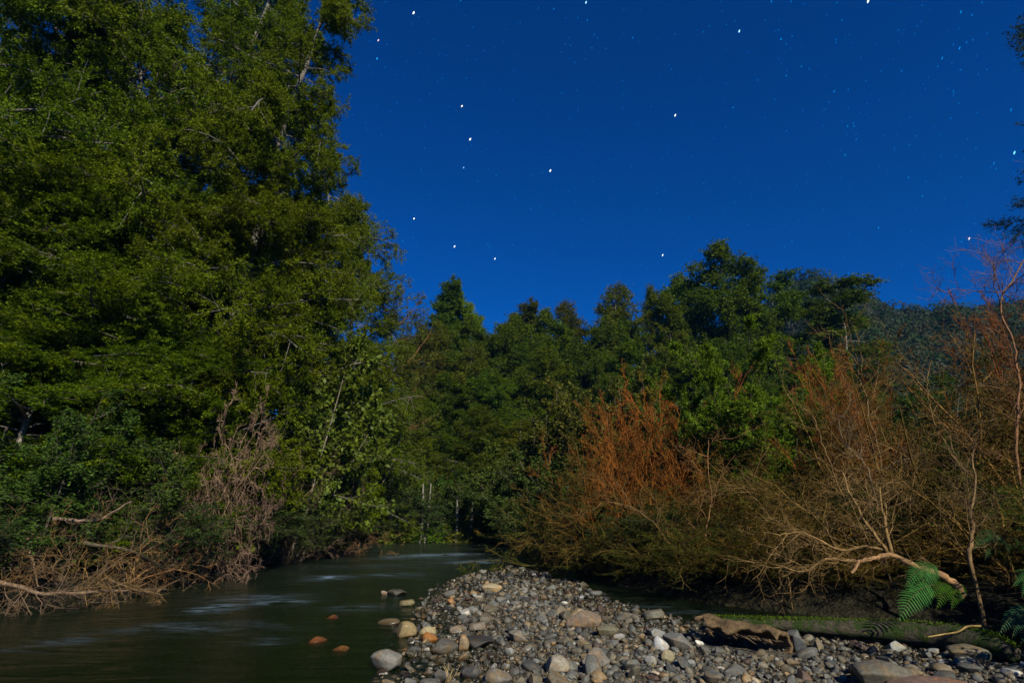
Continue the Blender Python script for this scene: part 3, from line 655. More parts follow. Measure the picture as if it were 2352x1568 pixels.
branch_thing('fallen_branch', [atb(-40, 1330, -0.50), atb(60, 1352, -0.60), atb(110, 1362, -0.60), atb(240, 1358, -0.50), atb(380, 1352, -0.30)], .032, .014, 'thick pinkish pole lying along the base of the brush pile', (.26, .17, .11), 31, 26, .8, 7, 4, group=FB, wig=.24)
branch_thing('fallen_branch', [atb(190, 1245, 0.20), atb(290, 1262, 0.10), atb(350, 1290, 0.00), atb(410, 1330, 0.10), atb(450, 1345, -0.10)], .03, .014, 'dark mossy bough sloping down to the right through the brush pile', (.14, .11, .07), 32, 16, 1.0, 8, 5, group=FB, wig=.26)
branch_thing('fallen_branch', [atb(360, 1360, -0.30), atb(420, 1325, -0.10), atb(500, 1290, 0.20)], .02, .01, 'pale forked branch pointing at the water from the pile end', PB, 33, 12, .9, 7, 4, group=FB, wig=.26)
branch_thing('fallen_branch', [atb(500, 1250, 0.70), atb(560, 1285, 0.70), atb(585, 1330, 0.60), atb(560, 1352, 0.50)], .016, .008, 'hooked grey branch curling at the right end of the pile', (.2, .16, .12), 34, 16, .7, 7, 4, group=FB, wig=.3)
branch_thing('fallen_branch', [atb(60, 1230, 0.00), atb(75, 1290, -0.20), atb(90, 1350, -0.40)], .02, .012, 'upright thin branch standing at the left of the pile', PB, 35, 10, .7, 6, 3, group=FB, wig=.25)
branch_thing('fallen_branch', [atb(520, 1170, 1.20), atb(450, 1215, 0.90), atb(400, 1260, 0.70), atb(330, 1300, 0.40)], .014, .008, 'golden brown branch slanting up toward the dead shrubs', (.24, .15, .07), 36, 14, .8, 7, 4, group=FB, wig=.25)
branch_thing('fallen_branch', [atb(120, 1190, 0.80), atb(180, 1195, 0.70), atb(235, 1190, 0.60), atb(300, 1150, 0.80)], .03, .012, 'bare wavy branch stretched across the dark gap above the pile', (.24, .16, .12), 37, 8, .6, 5, 0, group=FB, wig=.2)
branch_thing('fallen_branch', [atb(600, 1290, 1.80), atb(680, 1255, 2.40), atb(740, 1230, 2.80)], .012, .007, 'thin tan branch resting over the water near the brown twigs', PB, 38, 9, .7, 6, 3, group=FB, wig=.22)
branch_thing('fallen_branch', [atb(250, 1330, -0.20), atb(330, 1360, -0.50), atb(420, 1368, -0.70), atb(540, 1380, -0.60)], .018, .008, 'thin branch trailing its tip in the water in front of the pile', PB, 39, 24, .6, 6, 3, group=FB, wig=.25)

# ------------------------------------------------------------------ trees across the back
M0 = tree_meshes(41, 20, 4.6, .06, 120, 10, 7, 15, .16, DRK, 'ogive', droop=-.02, ang=84, twig=.7)
M1 = tree_meshes(42, 20, 4.6, .06, 120, 10, 7, 14, .15, ((.056, .078, .003), (.115, .125, .005)), 'ogive', droop=.0, ang=78, twig=.8, bark=(.2, .18, .15))
M2 = tree_meshes(43, 20, 3.9, .15, 54, 10, 7, 14, .17, DRK, 'flat', plan=.85, droop=-.02, ang=88, twig=.8, bark=(.2, .19, .17))
M3 = tree_meshes(44, 20, 2.6, .08, 110, 8, 6, 15, .15, DRK, 'column', droop=.05, ang=60, twig=.5)
BT = [  # mesh, u, vtop, y, width px, colour, label
    (M3, 985, 650, 50, 84, (1, 1.2, 1), 'rounded narrow conifer, left one of two rising above the treeline'),
    (M3, 1050, 645, 50, 84, (.9, 1.1, 1), 'pointed narrow conifer, tallest of two rising above the treeline'),
    (M3, 1112, 702, 52, 62, (1.6, 1.6, 1), 'slim light green tree in the notch right of the two conifers'),
    (M3, 1160, 698, 50, 80, (1.0, .75, 1), 'dusky brownish tree right of the slim light green tree'),
    (M1, 975, 742, 46, 150, (.85, .72, 1), 'dusky brown green tree in front of the two narrow conifers'),
    (M1, 935, 770, 40, 110, (1, 1, 1), 'dark tree closing the gap beside the left forest edge'),
    (M1, 1080, 790, 44, 140, (1.1, 1.1, 1), 'soft olive tree below the pointed conifer'),
    (M1, 1225, 712, 50, 130, (.95, .9, 1), 'rounded dark tree in the middle of the treeline'),
    (M1, 1306, 696, 51, 140, (.95, .85, 1), 'twiggy crowned tree right of the rounded middle tree'),
    (M1, 1405, 652, 48, 150, (.9, .9, 1), 'broad domed tree with pale trunk left of the tallest back tree'),
    (M1, 1500, 654, 49, 110, (.9, 1, 1), 'domed tree directly left of the tallest back tree'),
    (M3, 1552, 690, 45, 80, (1.3, 1.1, 1), 'slender brownish olive tree in front of the tallest back tree'),
    (M0, 1600, 606, 47, 180, (1.1, 1.1, 1), 'left half height companion of the tallest back tree'),
    (M0, 1655, 572, 46, 210, (1.1, 1.1, 1), 'tallest and broadest tree of the back treeline'),
    (M2, 1778, 625, 46, 150, (1, 1.1, 1), 'open layered tree between the tallest tree and the hill'),
    (M2, 1905, 634, 44, 190, (1.1, 1.1, 1), 'open layered tree standing in front of the hill'),
    (M0, 1095, 728, 47, 120, (1, 1, 1), 'dark tree in front of the slim light green tree'),
    (M0, 1138, 712, 49, 150, (.9, .9, 1), 'dark pointed tree between the light green and the brownish tree'),
    (M0, 1240, 750, 44, 130, (.9, 1, 1), 'dark tree low in front of the rounded middle tree'),
    (M1, 1012, 735, 47, 120, (.95, .9, 1), 'dark tree filling in right below the two narrow conifers'),
    (M0, 1122, 735, 45, 150, (1.1, 1.1, 1), 'green tree under the slim light green tree'),
    (M0, 1192, 728, 46, 140, (.9, .85, 1), 'low dusky tree right of the dusky brownish tree'),
    (M0, 1266, 715, 47, 140, (1, 1, 1), 'small crowned tree between the rounded and the twiggy crowned tree'),
    (M0, 1350, 718, 46, 140, (1, 1, 1), 'dark filler tree left of the broad domed tree'),
    (M0, 1455, 700, 46, 130, (.9, .95, 1), 'tree in the dip between the two domed trees'),
    (M0, 1715, 690, 44, 120, (1, 1.05, 1), 'right shoulder tree beside the tallest tree'),
    (M0, 1835, 790, 36, 160, (.9, 1, 1), 'lower dark tree between the two open layered trees'),
    (M0, 1150, 830, 38, 150, (.9, 1, 1), 'dark lower tree in the second row left of centre'),
    (M0, 1040, 860, 34, 150, (.95, 1, 1), 'dark conifer like tree right of the left forest edge'),
    (M1, 1260, 800, 40, 170, (1, 1.1, 1), 'mid green tree in the second row at centre'),
    (M0, 1360, 760, 42, 150, (1, 1, 1), 'layered dark tree in the second row right of centre'),
    (M0, 1450, 790, 38, 150, (1, 1.1, 1), 'layered dark tree above the pale yellow shrubs'),
    (M0, 1550, 800, 36, 150, (1, 1, 1), 'shaded tree above the orange twig shrub'),
    (M0, 1700, 760, 34, 170, (.9, 1, 1), 'dark tree behind the bright weeping shrub'),
    (M1, 950, 900, 31, 130, (1, 1.1, 1), 'green tree behind the silvery trunks'),
    (M1, 1110, 930, 29, 140, (1.1, 1.2, 1), 'rounded green tree above the leaning bare trunk'),
    (M1, 1190, 960, 30, 130, (1.3, 1.2, 1), 'light olive tree at the far end of the stream'),
]
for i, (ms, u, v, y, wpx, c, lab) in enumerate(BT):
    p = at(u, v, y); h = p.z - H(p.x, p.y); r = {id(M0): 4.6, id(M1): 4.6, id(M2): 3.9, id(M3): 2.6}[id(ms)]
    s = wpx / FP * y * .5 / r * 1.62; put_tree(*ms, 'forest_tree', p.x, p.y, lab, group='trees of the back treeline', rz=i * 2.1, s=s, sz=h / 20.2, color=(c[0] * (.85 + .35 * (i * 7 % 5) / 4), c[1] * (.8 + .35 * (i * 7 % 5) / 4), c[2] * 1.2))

# shrubs and slim trunks at the end of the stream
MS0 = shrub_meshes(51, 4.2, 3.0, 10, 8, 6, 4, 7, .11, ((.05, .075, .012), (.09, .11, .02)), (.15, .13, .1), .35, .05, .1, .03)
MS1 = shrub_meshes(52, 4.2, 2.2, 12, 9, 6, 3, 8, .10, ((.08, .085, .012), (.13, .12, .018)), (.15, .13, .1), .2, .12, .08, .03)
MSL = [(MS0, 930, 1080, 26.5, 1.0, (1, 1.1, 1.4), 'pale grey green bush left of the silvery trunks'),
       (MS0, 1000, 1090, 27.5, .8, (.9, 1.5, .8), 'bright green bush just right of the silvery trunks'),
       (MS0, 1060, 1060, 28.5, .9, (.9, 1.1, 1), 'dark green bush behind the leaning bare trunk'),
       (MS0, 1130, 1080, 25.5, .9, (1, 1, .9), 'olive bush at the end of the stream'),
       (MS0, 1190, 1010, 24, 1.1, (1.2, 1.2, 1), 'tall light green bush over the far right water edge'),
       (MS1, 1250, 960, 22, 1.2, (.9, 1, 1.2), 'greyish green bush left of the yellow shrub'),
       (MS1, 1300, 890, 21, 1.2, (1, 1, 1), 'yellowish shrub with upright leafy shoots in the centre'),
       (MS1, 1370, 905, 20, 1.1, (.95, 1, 1), 'smaller yellowish shrub right of the upright shoots'),
       (MS1, 1455, 845, 20, 1.1, (.8, .9, 1.1), 'grey olive shrub above the orange twig shrub'),
       (MS1, 1500, 865, 18.5, .7, (1.3, 1, .6), 'narrow orange yellow shrub at the left of the orange twigs'),
       (MS0, 1230, 1100, 19, 1.0, (.9, 1, 1), 'dark olive bush overhanging the right bank near the bend'),
       (MS0, 1300, 1020, 17.5, 1.0, (.9, 1, 1), 'shaded green bush behind the left end of the brown twig thicket'),
       (MS0, 1560, 890, 16.5, .9, (.8, 1.1, 1), 'deep green bush between the orange twigs and the weeping shrub')]
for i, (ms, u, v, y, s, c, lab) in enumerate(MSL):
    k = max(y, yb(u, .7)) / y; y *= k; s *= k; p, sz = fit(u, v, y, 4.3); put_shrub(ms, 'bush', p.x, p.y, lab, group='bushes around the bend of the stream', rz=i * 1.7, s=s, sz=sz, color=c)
for i, (u0, v0, u1, v1, y, r, lab) in enumerate([(966, 1212, 972, 1110, 26.6, .06, 'pale slim trunk, left one of the silvery pair'), (974, 1212, 990, 1110, 26.7, .055, 'pale slim trunk, right one of the silvery pair'),
        (1046, 1205, 1050, 1140, 26.8, .06, 'short pale post like trunk between the pair and the leaning one'), (1072, 1214, 1086, 1150, 26.9, .075, 'bare white trunk leaning right at the end of the stream'),
        (2247, 1080, 2250, 1000, 11.0, .05, 'short whitish snag standing among the right hand twigs')]):
    a = at(u0, v0, y); b = at(u1, v1, y); a.z = min(a.z, H(a.x, a.y) + .1) - .15; m_ = (a + b) / 2 + Vector((.05, 0, 0))
    t = branch_thing('snag', [a, m_, b], r, r * .6, lab, (.26, .24, .2), 60 + i, 7, .7, 3, 0, cat='tree trunk', group='pale bare trunks', up=.1, wig=.1)

# low growth on the pale bank at the end of the stream
LB = shrub_meshes(55, 1.3, 1.5, 12, 8, 6, 0, 12, .075, ((.08, .12, .01), (.15, .17, .02)), (.3, .22, .12), .6, .02, .15, .012)
for i, (u, v, c, lab) in enumerate([(880, 1195, (1, 1, 1.3), 'low pale green bush at the waterline left of the silvery pair'), (925, 1190, (1.2, 1.15, 1), 'yellow green low bush at the waterline by the silvery pair'), (955, 1205, (.9, 1.3, .8), 'bright green low bush in front of the silvery pair'),
        (1010, 1195, (.9, 1.25, .8), 'bright green low bush right of the silvery pair'), (1042, 1205, (1.3, 1.1, .9), 'tan green tuft at the foot of the short pale post'), (1095, 1200, (1.1, .95, .8), 'olive low bush right of the leaning white trunk'), (1120, 1150, (1.5, .75, .5), 'rusty orange small bush right of the leaning white trunk')]):
    y = yb(u, .1); p, sz = fit(u, v, y, 1.25); put_shrub(LB, 'bush', p.x, p.y, lab, group='bushes around the bend of the stream', rz=i * 1.3, s=1.25, sz=sz, color=c)

# weeping bright green shrub
WP = shrub_meshes(61, 4.6, 2.6, 18, 14, 9, 4, 20, .047, ((.045, .105, .006), (.09, .15, .010)), (.12, .10, .06), .42, -.02, .1, .03, ang=35, flat=.1)
p, sz = fit(1705, 815, 13.2, 4.6); put_shrub(WP, 'weeping_shrub', p.x, p.y, 'big bright green shrub with hanging leaves above the brown thicket', s=.92, sz=sz, color=(1.7, 1.4, 1))
p, sz = fit(1745, 790, 16.0, 5.0); put_shrub(WP, 'weeping_shrub', p.x, p.y, 'lime topped shrub just behind the hanging leaved one', s=.8, sz=sz, rz=2, color=(1.5, 1.2, .8))

# ------------------------------------------------------------------ brown thicket on the right bank
RB = ((.07, .05, .006), (.10, .075, .01)); GB = ((.030, .055, .004), (.065, .08, .008))
T0 = shrub_meshes(71, 3.2, 2.4, 13, 12, 8, 2, 4, .038, RB, (.165, .088, .020), .6, .01, .21, .017, rt=.0040)
T1 = shrub_meshes(72, 3.2, 2.4, 12, 11, 8, 2, 6, .04, GB, (.15, .088, .020), .65, -.02, .22, .018, rt=.0040)
T2 = shrub_meshes(73, 3.4, 1.9, 16, 10, 7, 4, 1, .03, ((.15, .06, .015), (.18, .08, .02)), (.32, .095, .014), .42, .08, .10, .012, ang=34, rt=.003)
T3 = shrub_meshes(74, 4.6, 2.6, 7, 9, 8, 4, 1, .035, RB, (.20, .105, .028), .5, .02, .2, .032, ang=52, rt=.0032)
TL = [(T2, 3.05, 1525, 885, 13.6, 1.25, (1.15, 1, 1), 'orange red upright twig shrub on the skyline of the thicket'),
      (T2, 3.05, 1450, 930, 13.2, 1.2, (.95, .95, 1), 'orange brown twig shrub left of the skyline shrub'),
      (T2, 3.05, 1375, 985, 13.4, 1.1, (.75, .85, 1), 'brown upright twig shrub, lowest step of the orange skyline shrubs'),
      (T2, 3.05, 2375, 650, 9.7, 1.1, (.75, .7, .9), 'dense rust coloured twigs high against the right edge'),
      (T0, 3.1, 2275, 770, 10.6, 1.1, (.9, .85, .9), 'rusty twig shrub below the bare twig spray at right'),
      (T0, 3.1, 1390, 1010, 13.2, 1.0, (.9, .95, 1), 'arching brown twig shrub with horizontal twigs at the left of the thicket'),
      (T1, 3.1, 1330, 1080, 13.4, .9, (.8, 1, 1), 'dark olive brown shrub at the left end of the thicket'),
      (T1, 3.1, 1290, 1160, 13.9, .7, (.7, .9, 1), 'low shaded shrub where the thicket meets the bend'),
      (T1, 3.1, 1430, 1120, 12.0, .9, (.95, 1, 1), 'olive twig shrub hanging over the side channel'),
      (T2, 3.05, 1600, 1010, 12.6, .9, (.85, .95, 1), 'reddish twig shrub below the weeping shrub'),
      (T0, 3.1, 1560, 1110, 11.3, .9, (.9, .95, 1), 'brown twig shrub in the middle front of the thicket'),
      (T1, 3.1, 1500, 1190, 10.9, .7, (.85, 1, 1), 'low mossy twig shrub above the side channel'),
      (T0, 3.1, 1690, 1040, 12.2, 1.0, (1, .95, 1), 'rusty brown shrub right under the weeping shrub'),
      (T1, 3.1, 1640, 1160, 10.0, .8, (1, 1, 1), 'yellow brown twig shrub over the dark bank'),
      (T0, 3.1, 1800, 1000, 12.0, 1.1, (.95, 1, 1), 'brown twig shrub right of the weeping shrub'),
      (T0, 3.1, 1760, 1110, 10.0, .9, (1, 1, 1), 'dense brown twig shrub in front, left of the leaning limb'),
      (T2, 3.05, 1870, 850, 12.2, 1.1, (.75, .8, 1), 'dark red twig shrub on the right skyline'),
      (T2, 3.05, 1960, 800, 11.8, 1.2, (.85, .85, 1), 'rust red spreading shrub peaking on the right skyline'),
      (T3, 4.5, 1990, 830, 10.4, 1.0, (1, 1, 1), 'shrub with a tall pale forked stem in front of the rust red shrub'),
      (T1, 3.1, 2040, 850, 12.6, 1.2, (1, 1.1, 1), 'olive yellow tinged shrub behind the pale forked stem'),
      (T3, 4.5, 1880, 1000, 9.4, .8, (.95, 1, 1), 'open branched shrub with long straight stems leaning left'),
      (T0, 3.1, 1900, 1130, 8.8, .8, (1.15, 1.1, 1), 'golden twig tangle above the leaning limb'),
      (T3, 4.5, 2120, 840, 10.0, 1.1, (.95, 1, 1), 'tall bare shrub right of the pale forked stem'),
      (T0, 3.1, 2110, 980, 9.6, .9, (.95, 1, 1), 'tangled brown shrub above the hanging fern'),
      (T3, 4.5, 2240, 720, 9.6, 1.1, (1, 1, 1), 'high bare shrub reaching toward the sky near the right edge'),
      (T3, 4.5, 2330, 590, 9.0, 1.1, (1.1, .95, 1), 'tallest bare shrub at the right edge with curved orange stems'),
      (T0, 3.1, 2320, 800, 9.8, 1.2, (1, .9, .9), 'thick rusty twig mass against the right edge'),
      (T1, 3.1, 2200, 900, 11.5, 1.2, (1, 1, 1), 'olive brown shrub behind the high bare shrubs'),
      (T3, 4.5, 2225, 960, 7.9, .75, (1, 1, 1), 'small tree like shrub with a single visible stem on the right bank'),
      (T1, 3.1, 1720, 1220, 9.1, .6, (1, 1, 1), 'low overhanging twigs above the dark water of the side channel'),
      (T1, 3.1, 1850, 1230, 8.4, .6, (1, 1, 1), 'drooping twig mat in front of the dark bank hollow'),
      (T1, 3.1, 2330, 1020, 8.2, .8, (.9, 1.1, 1), 'greenish twig shrub low at the right edge')]
for i, (ms, h0, u, v, y, s, c, lab) in enumerate(TL):
    k = max(y, yb(u, .7)) / y; y *= k; s *= k; p, sz = fit(u, v, y, h0); put_shrub(ms, 'twig_shrub', p.x, p.y, lab, group='leafless shrubs of the right bank', rz=i * 2.3, s=s, sz=sz, color=c, wcol=(c[0] * .92, c[1] * 1.02, c[2] * .8))
DG = [(SL0, 3.7, 1850, 930, 15, 1.3), (SL0, 3.7, 1960, 900, 15, 1.3), (SL0, 3.7, 2080, 900, 14.5, 1.3), (SL0, 3.7, 2200, 880, 14, 1.4), (SL0, 3.7, 2320, 860, 13, 1.3), (SL2, 2.8, 2020, 1080, 11, 1.2), (SL2, 2.8, 2180, 1080, 10.5, 1.2),
      (SL2, 2.8, 2320, 1080, 9.8, 1.2), (SL2, 2.8, 1880, 1100, 11, 1.2), (SL2, 2.8, 1700, 1130, 12, 1.2), (SL2, 2.8, 1560, 1140, 13, 1.2), (SL2, 2.8, 1430, 1130, 14, 1.3)]
DGL = ['behind the rust red shrub', 'behind the pale forked stem', 'behind the hanging fern', 'behind the high bare shrubs', 'close to the right edge', 'low, behind the leaning limb', 'low, above the hanging fern', 'low at the right edge',
       'low, left of the leaning limb', 'low, behind the golden twigs', 'low, in the middle of the thicket', 'low, behind the arching brown shrub']
for i, (ms, h0, u, v, y, s) in enumerate(DG):
    p, sz = fit(u, v, y, h0); put_shrub(ms, 'leafy_shrub', p.x, p.y, 'dark green leafy shrub ' + DGL[i], group='leafy shrubs behind the thicket', rz=i * 2.3, s=s, sz=sz, color=(.7, .9, .9))
# vegetation on the right bank just outside the picture, which keeps the moonlight off the hollow behind the log
put_shrub(SL0, 'leafy_shrub', 7.5, 4.1, 'leafy shrub on the near right bank outside the picture', group='shrubs shading the near right bank', s=1.15, sz=.85, color=(.7, .9, .9))
put_shrub(SL2, 'leafy_shrub', 6.9, 5.1, 'low leafy shrub on the near right bank at the log end', group='shrubs shading the near right bank', rz=2, s=1.1, sz=.7, color=(.7, .9, .9))
put_shrub(SL0, 'leafy_shrub', 9.3, 3.8, 'taller leafy shrub on the near right bank outside the picture', group='shrubs shading the near right bank', rz=1, s=1.3, sz=1.1, color=(.7, .9, .9))
# dark trees at the right edge, their shade put into the leaf colour
E0 = tree_meshes(81, 15.5, 2.6, .15, 44, 10, 7, 14, .06, ((.012, .03, .008), (.03, .05, .012)), 'flat', droop=-.03, ang=84, twig=.4)
p = at(2730, 400, 12.5); put_tree(*E0, 'broadleaf_tree', p.x, p.y, 'dark tree at the right edge, only the tips of its boughs in view', rz=.7, sz=1.1)
E1 = E0; p = at(2440, 560, 15); put_tree(*E1, 'broadleaf_tree', p.x, p.y, 'darker lower tree behind the bare shrubs at the right edge', rz=2.7, s=.8, sz=.62)

# ------------------------------------------------------------------ the wooded hill
gh = np.random.default_rng(91); n = 2600
hx = gh.uniform(18, 190, n); hy = gh.uniform(72, 178, n); ok = (hx / hy > .35) & (hx / hy < 1.15); hx, hy = hx[ok], hy[ok]; hz = height(hx, hy)
mb = MB(); nn = len(hx); rr = gh.uniform(1.8, 4.2, nn); nf = 190
c0 = np.stack([hx, hy, hz + rr * .9], 1); dirs = nrm(gh.normal(0, 1, (nn, nf, 3))); dirs[..., 2] = np.abs(dirs[..., 2]) * 1.1 - .25
q = (c0[:, None] + dirs * rr[:, None, None] * gh.uniform(.9, 1.05, (nn, nf, 1)) * np.array([1, 1, 1.25])).reshape(-1, 3)
a = nrm(gh.normal(0, 1, q.shape)); nd = nrm(dirs.reshape(-1, 3) + gh.normal(0, .22, q.shape)); a = nrm(np.cross(nd, a)); b = np.cross(nd, a); s_ = gh.uniform(.20, .42, (len(q), 1))
V = np.stack([q - a * s_, q - b * s_ * .7, q + a * s_, q + b * s_ * .7], 1).reshape(-1, 3)
tc = np.array([(.024, .045, .010), (.04, .055, .015), (.045, .045, .026), (.018, .034, .012)])[gh.integers(0, 4, nn)] * gh.uniform(.7, 1.2, (nn, 1))
cc_ = np.repeat(np.repeat(tc, nf, 0) * gh.uniform(.85, 1.15, (nn * nf, 1)), 4, 0)
mb.add(V, np.arange(len(V)).reshape(-1, 4), cc_)
tag(link('hillside_forest', mb.mesh('hillside_forest'), LEAF), 'hazy forest covering the far hill on the right', 'forest', kind='stuff')

# ------------------------------------------------------------------ pale stems standing out of the thicket
def stem(pts, y, r0, r1, label, bark, seed, n1=10, L1=.9, n2=6, n3=3, ground=True, name='bare_shrub', wig=.2, up=.04):
    r0 *= .62; r1 *= .8; bark = tuple(c * .85 for c in bark)
    Q = [at(u, v, y + k * .03) for k, (u, v) in enumerate(pts)]
    if ground: b = Q[0]; Q = [Vector((b.x + .02, b.y, H(b.x, b.y) - .1))] + Q
    return branch_thing(name, Q, r0, r1, label, bark, seed, n1, L1, n2, n3, cat='shrub', group='leafless shrubs of the right bank', up=up, wig=wig)
SB_ = (.24, .145, .05)
stem([(2036, 1200), (2033, 1156), (2024, 1071), (2012, 1009), (1995, 960), (1994, 925), (1981, 891), (1971, 854), (1960, 820), (1914, 799)], 9.4, .035, .008, 'tall pale stem bending left at its top against the dark hill trees', SB_, 101, 16, 1.0)
stem([(2003, 905), (2009, 890), (2016, 859), (2020, 820)], 9.42, .014, .006, 'short upright fork beside the tall pale stem', SB_, 102, 5, .5, ground=False)
stem([(1965, 1230), (1949, 1174), (1924, 1111), (1904, 1054), (1884, 1004), (1871, 964), (1856, 941)], 8.9, .025, .008, 'long straight golden stem leaning to the left above the leaning limb', SB_, 103, 14, .9)
stem([(2230, 1150), (2209, 1089), (2174, 1021), (2155, 990), (2141, 956), (2131, 909), (2130, 866), (2141, 816)], 8.8, .028, .008, 'slender pale stem rising between the tall pale stem and the right edge', SB_, 104, 14, .9)
stem([(2340, 1100), (2338, 980), (2341, 879), (2334, 834), (2326, 784), (2301, 724), (2299, 697), (2309, 667), (2329, 642), (2351, 600), (2375, 570)], 8.2, .032, .012, 'orange curved stem at the right edge reaching above the hill', (.30, .15, .07), 105, 24, 1.0, 7, 4)
stem([(2309, 667), (2270, 672), (2214, 665), (2169, 670), (2150, 665)], 8.2, .012, .004, 'thin bare twig spray reaching left against the sky', (.2, .1, .08), 106, 12, .5, ground=False)
stem([(2320, 690), (2290, 650), (2283, 610), (2290, 585), (2305, 575)], 8.3, .012, .004, 'bare twig spray pointing up against the sky at the right', (.2, .1, .08), 107, 14, .5, ground=False)
stem([(2000, 1100), (1970, 1050), (1935, 1010), (1925, 960)], 9.2, .02, .008, 'crooked grey stem crossing behind the golden stem', (.30, .22, .14), 108, 10, .8)
stem([(2090, 1180), (2100, 1080), (2060, 1035), (1980, 1010)], 9.0, .02, .008, 'pale branch arching left under the slender stem', SB_, 109, 22, .9)
stem([(1620, 1230), (1635, 1150), (1625, 1080), (1628, 1010)], 10.5, .02, .008, 'upright orange stems cluster in the middle of the thicket', (.4, .2, .08), 110, 14, .8)
stem([(1800, 1260), (1770, 1190), (1730, 1140), (1700, 1110)], 8.9, .02, .007, 'golden branch leaning left over the dark channel', SB_, 111, 14, .9)
stem([(1560, 1290), (1500, 1200), (1440, 1160), (1380, 1150)], 10.4, .02, .007, 'arching branch reaching left at the front of the thicket', SB_, 112, 14, .9)
stem([(2227, 1290), (2235, 1230), (2232, 1170), (2240, 1110), (2230, 1040)], 7.3, .045, .012, 'small crooked tree with a single bare trunk on the dark right bank', (.24, .15, .07), 113, 16, 1.0, 7, 3, name='bare_tree', wig=.26)
# leaning limb with its twigs
lim = [at(2215, 1372, 7.0), at(2195, 1345, 7.0), at(2160, 1318, 7.0), at(2120, 1309, 7.0), at(2085, 1292, 7.0), at(2048, 1274, 7.05), at(2005, 1280, 7.05), at(1975, 1290, 7.05), at(1955, 1315, 7.0)]
branch_thing('leaning_branch', lim, .05, .016, 'thick orange brown limb arching out of the right bank behind the hanging fern', (.34, .19, .09), 120, 10, .5, 5, 0, group='limbs over the right bank', wig=.2)
for i, (pts, lab) in enumerate([([(2048, 1274), (1990, 1255), (1930, 1262), (1850, 1225), (1790, 1230)], 'long golden branch running left from the elbow of the thick limb'),
        ([(2040, 1270), (1990, 1200), (1950, 1130), (1935, 1080)], 'straight branch rising up and left from the elbow of the thick limb'),
        ([(2050, 1272), (2030, 1190), (2020, 1120)], 'steep branch rising from the elbow of the thick limb'),
        ([(1975, 1290), (1900, 1285), (1850, 1310), (1790, 1300)], 'low branch sweeping left just above the dark hollow')]):
    branch_thing('leaning_branch', [at(u, v, 7.1 + .1 * k) for k, (u, v) in enumerate(pts)], .022, .007, lab, (.28, .17, .065), 121 + i, 14, .7, 7, 3, group='limbs over the right bank', wig=.22)

# ------------------------------------------------------------------ ferns
def frond_mesh(mb, P, W, n=26, col=(.03, .10, .02), g=None):
    P = np.asarray(P); K = len(P); t = np.linspace(.12, .99, n); x = t * (K - 1); i = np.minimum(x.astype(int), K - 2); f = (x - i)[:, None]
    p = P[i] * (1 - f) + P[i + 1] * f; T = nrm(P[i + 1] - P[i]); S = nrm(np.cross(T, np.array([0, -.75, .65])))
    L = W * np.sin(np.clip((t * .93 + .10), 0, 1) * math.pi) ** .8 * (1.05 - t * .35)
    for sg in (-1, 1):
        d = nrm(S * sg + T * .35 + np.array([0, 0, -.25])); Lk = (L * g.uniform(.88, 1.08, n))[:, None]; wd = T * (W * .085)
        wd = wd * .62; m1 = p + d * Lk * .4 + wd; m2 = p + d * Lk * .4 - wd; q1 = p + d * Lk * .75 + wd * .7 - np.array([0, 0, .01]); q2 = p + d * Lk * .75 - wd * .7 - np.array([0, 0, .01])
        V = np.stack([p + wd * .7, p - wd * .7, m2, m1, q2, q1, p + d * Lk - np.array([0, 0, .02])], 1).reshape(-1, 3); o = (np.arange(n) * 7)[:, None]
        mb.add(V, [np.concatenate([np.array([[0, 1, 2, 3]]) + o, np.array([[3, 2, 4, 5]]) + o]), np.array([[5, 4, 6]]) + o], np.repeat(np.array(col)[None] * g.uniform(.8, 1.25, (n, 1)), 7, 0))
    mb.add(*tubes(P[None], np.linspace(.004, .0015, K)[None], 4, np.array([[.10, .09, .03]])))
def fern(base, tips, W, label, col, seed, sag=.12):
    g = np.random.default_rng(seed); b = Vector(base); t = empty('fern', b, label=label, cat='fern', group='ferns of the right bank')
    for k, q in enumerate(tips):
        e = np.array(q) - np.array(b); L = np.linalg.norm(e); s_ = np.linspace(0, 1, 12)[:, None]
        P = e * s_ + np.array([0, 0, 1.]) * (sag * L * 4 * s_ * (1 - s_)); mb = MB(); frond_mesh(mb, P, W * L, 19, col, g); link('frond', mb.mesh('frond'), LEAF, t)
fern(at(2158, 1300, 6.75), [at(2078, 1345, 6.5), at(2084, 1385, 6.6)], .22, 'green fern with long fronds hanging from the thick limb', (.035, .13, .025), 131)
fern(at(2146, 1342, 6.6), [at(2062, 1428, 6.4)], .24, 'lower drooping fern frond pointing down at the mossy log', (.04, .14, .025), 136)
fern(at(2215, 1345, 7.2), [at(2135, 1372, 6.8), at(2150, 1398, 6.8), at(2185, 1400, 6.7)], .16, 'small lime green fern low between the hanging fern and the dark bank', (.06, .15, .01), 132)
fern(at(2400, 1320, 6.3), [at(2325, 1345, 6.2), at(2345, 1372, 6.1), at(2330, 1310, 6.4)], .18, 'bright green fern entering at the right edge', (.04, .16, .04), 133)
fern(at(2375, 1395, 6.1), [at(2295, 1455, 5.95), at(2325, 1462, 5.9), at(2345, 1480, 5.9), at(2310, 1425, 6.1)], .17, 'pale bluish green fern above the thick end of the mossy log', (.05, .14, .07), 134)
fern(at(2300, 1225, 7.6), [at(2235, 1262, 7.3), at(2262, 1285, 7.3), at(2320, 1275, 7.4), at(2350, 1250, 7.5)], .17, 'shaded fern behind the crooked small tree', (.03, .10, .03), 135)

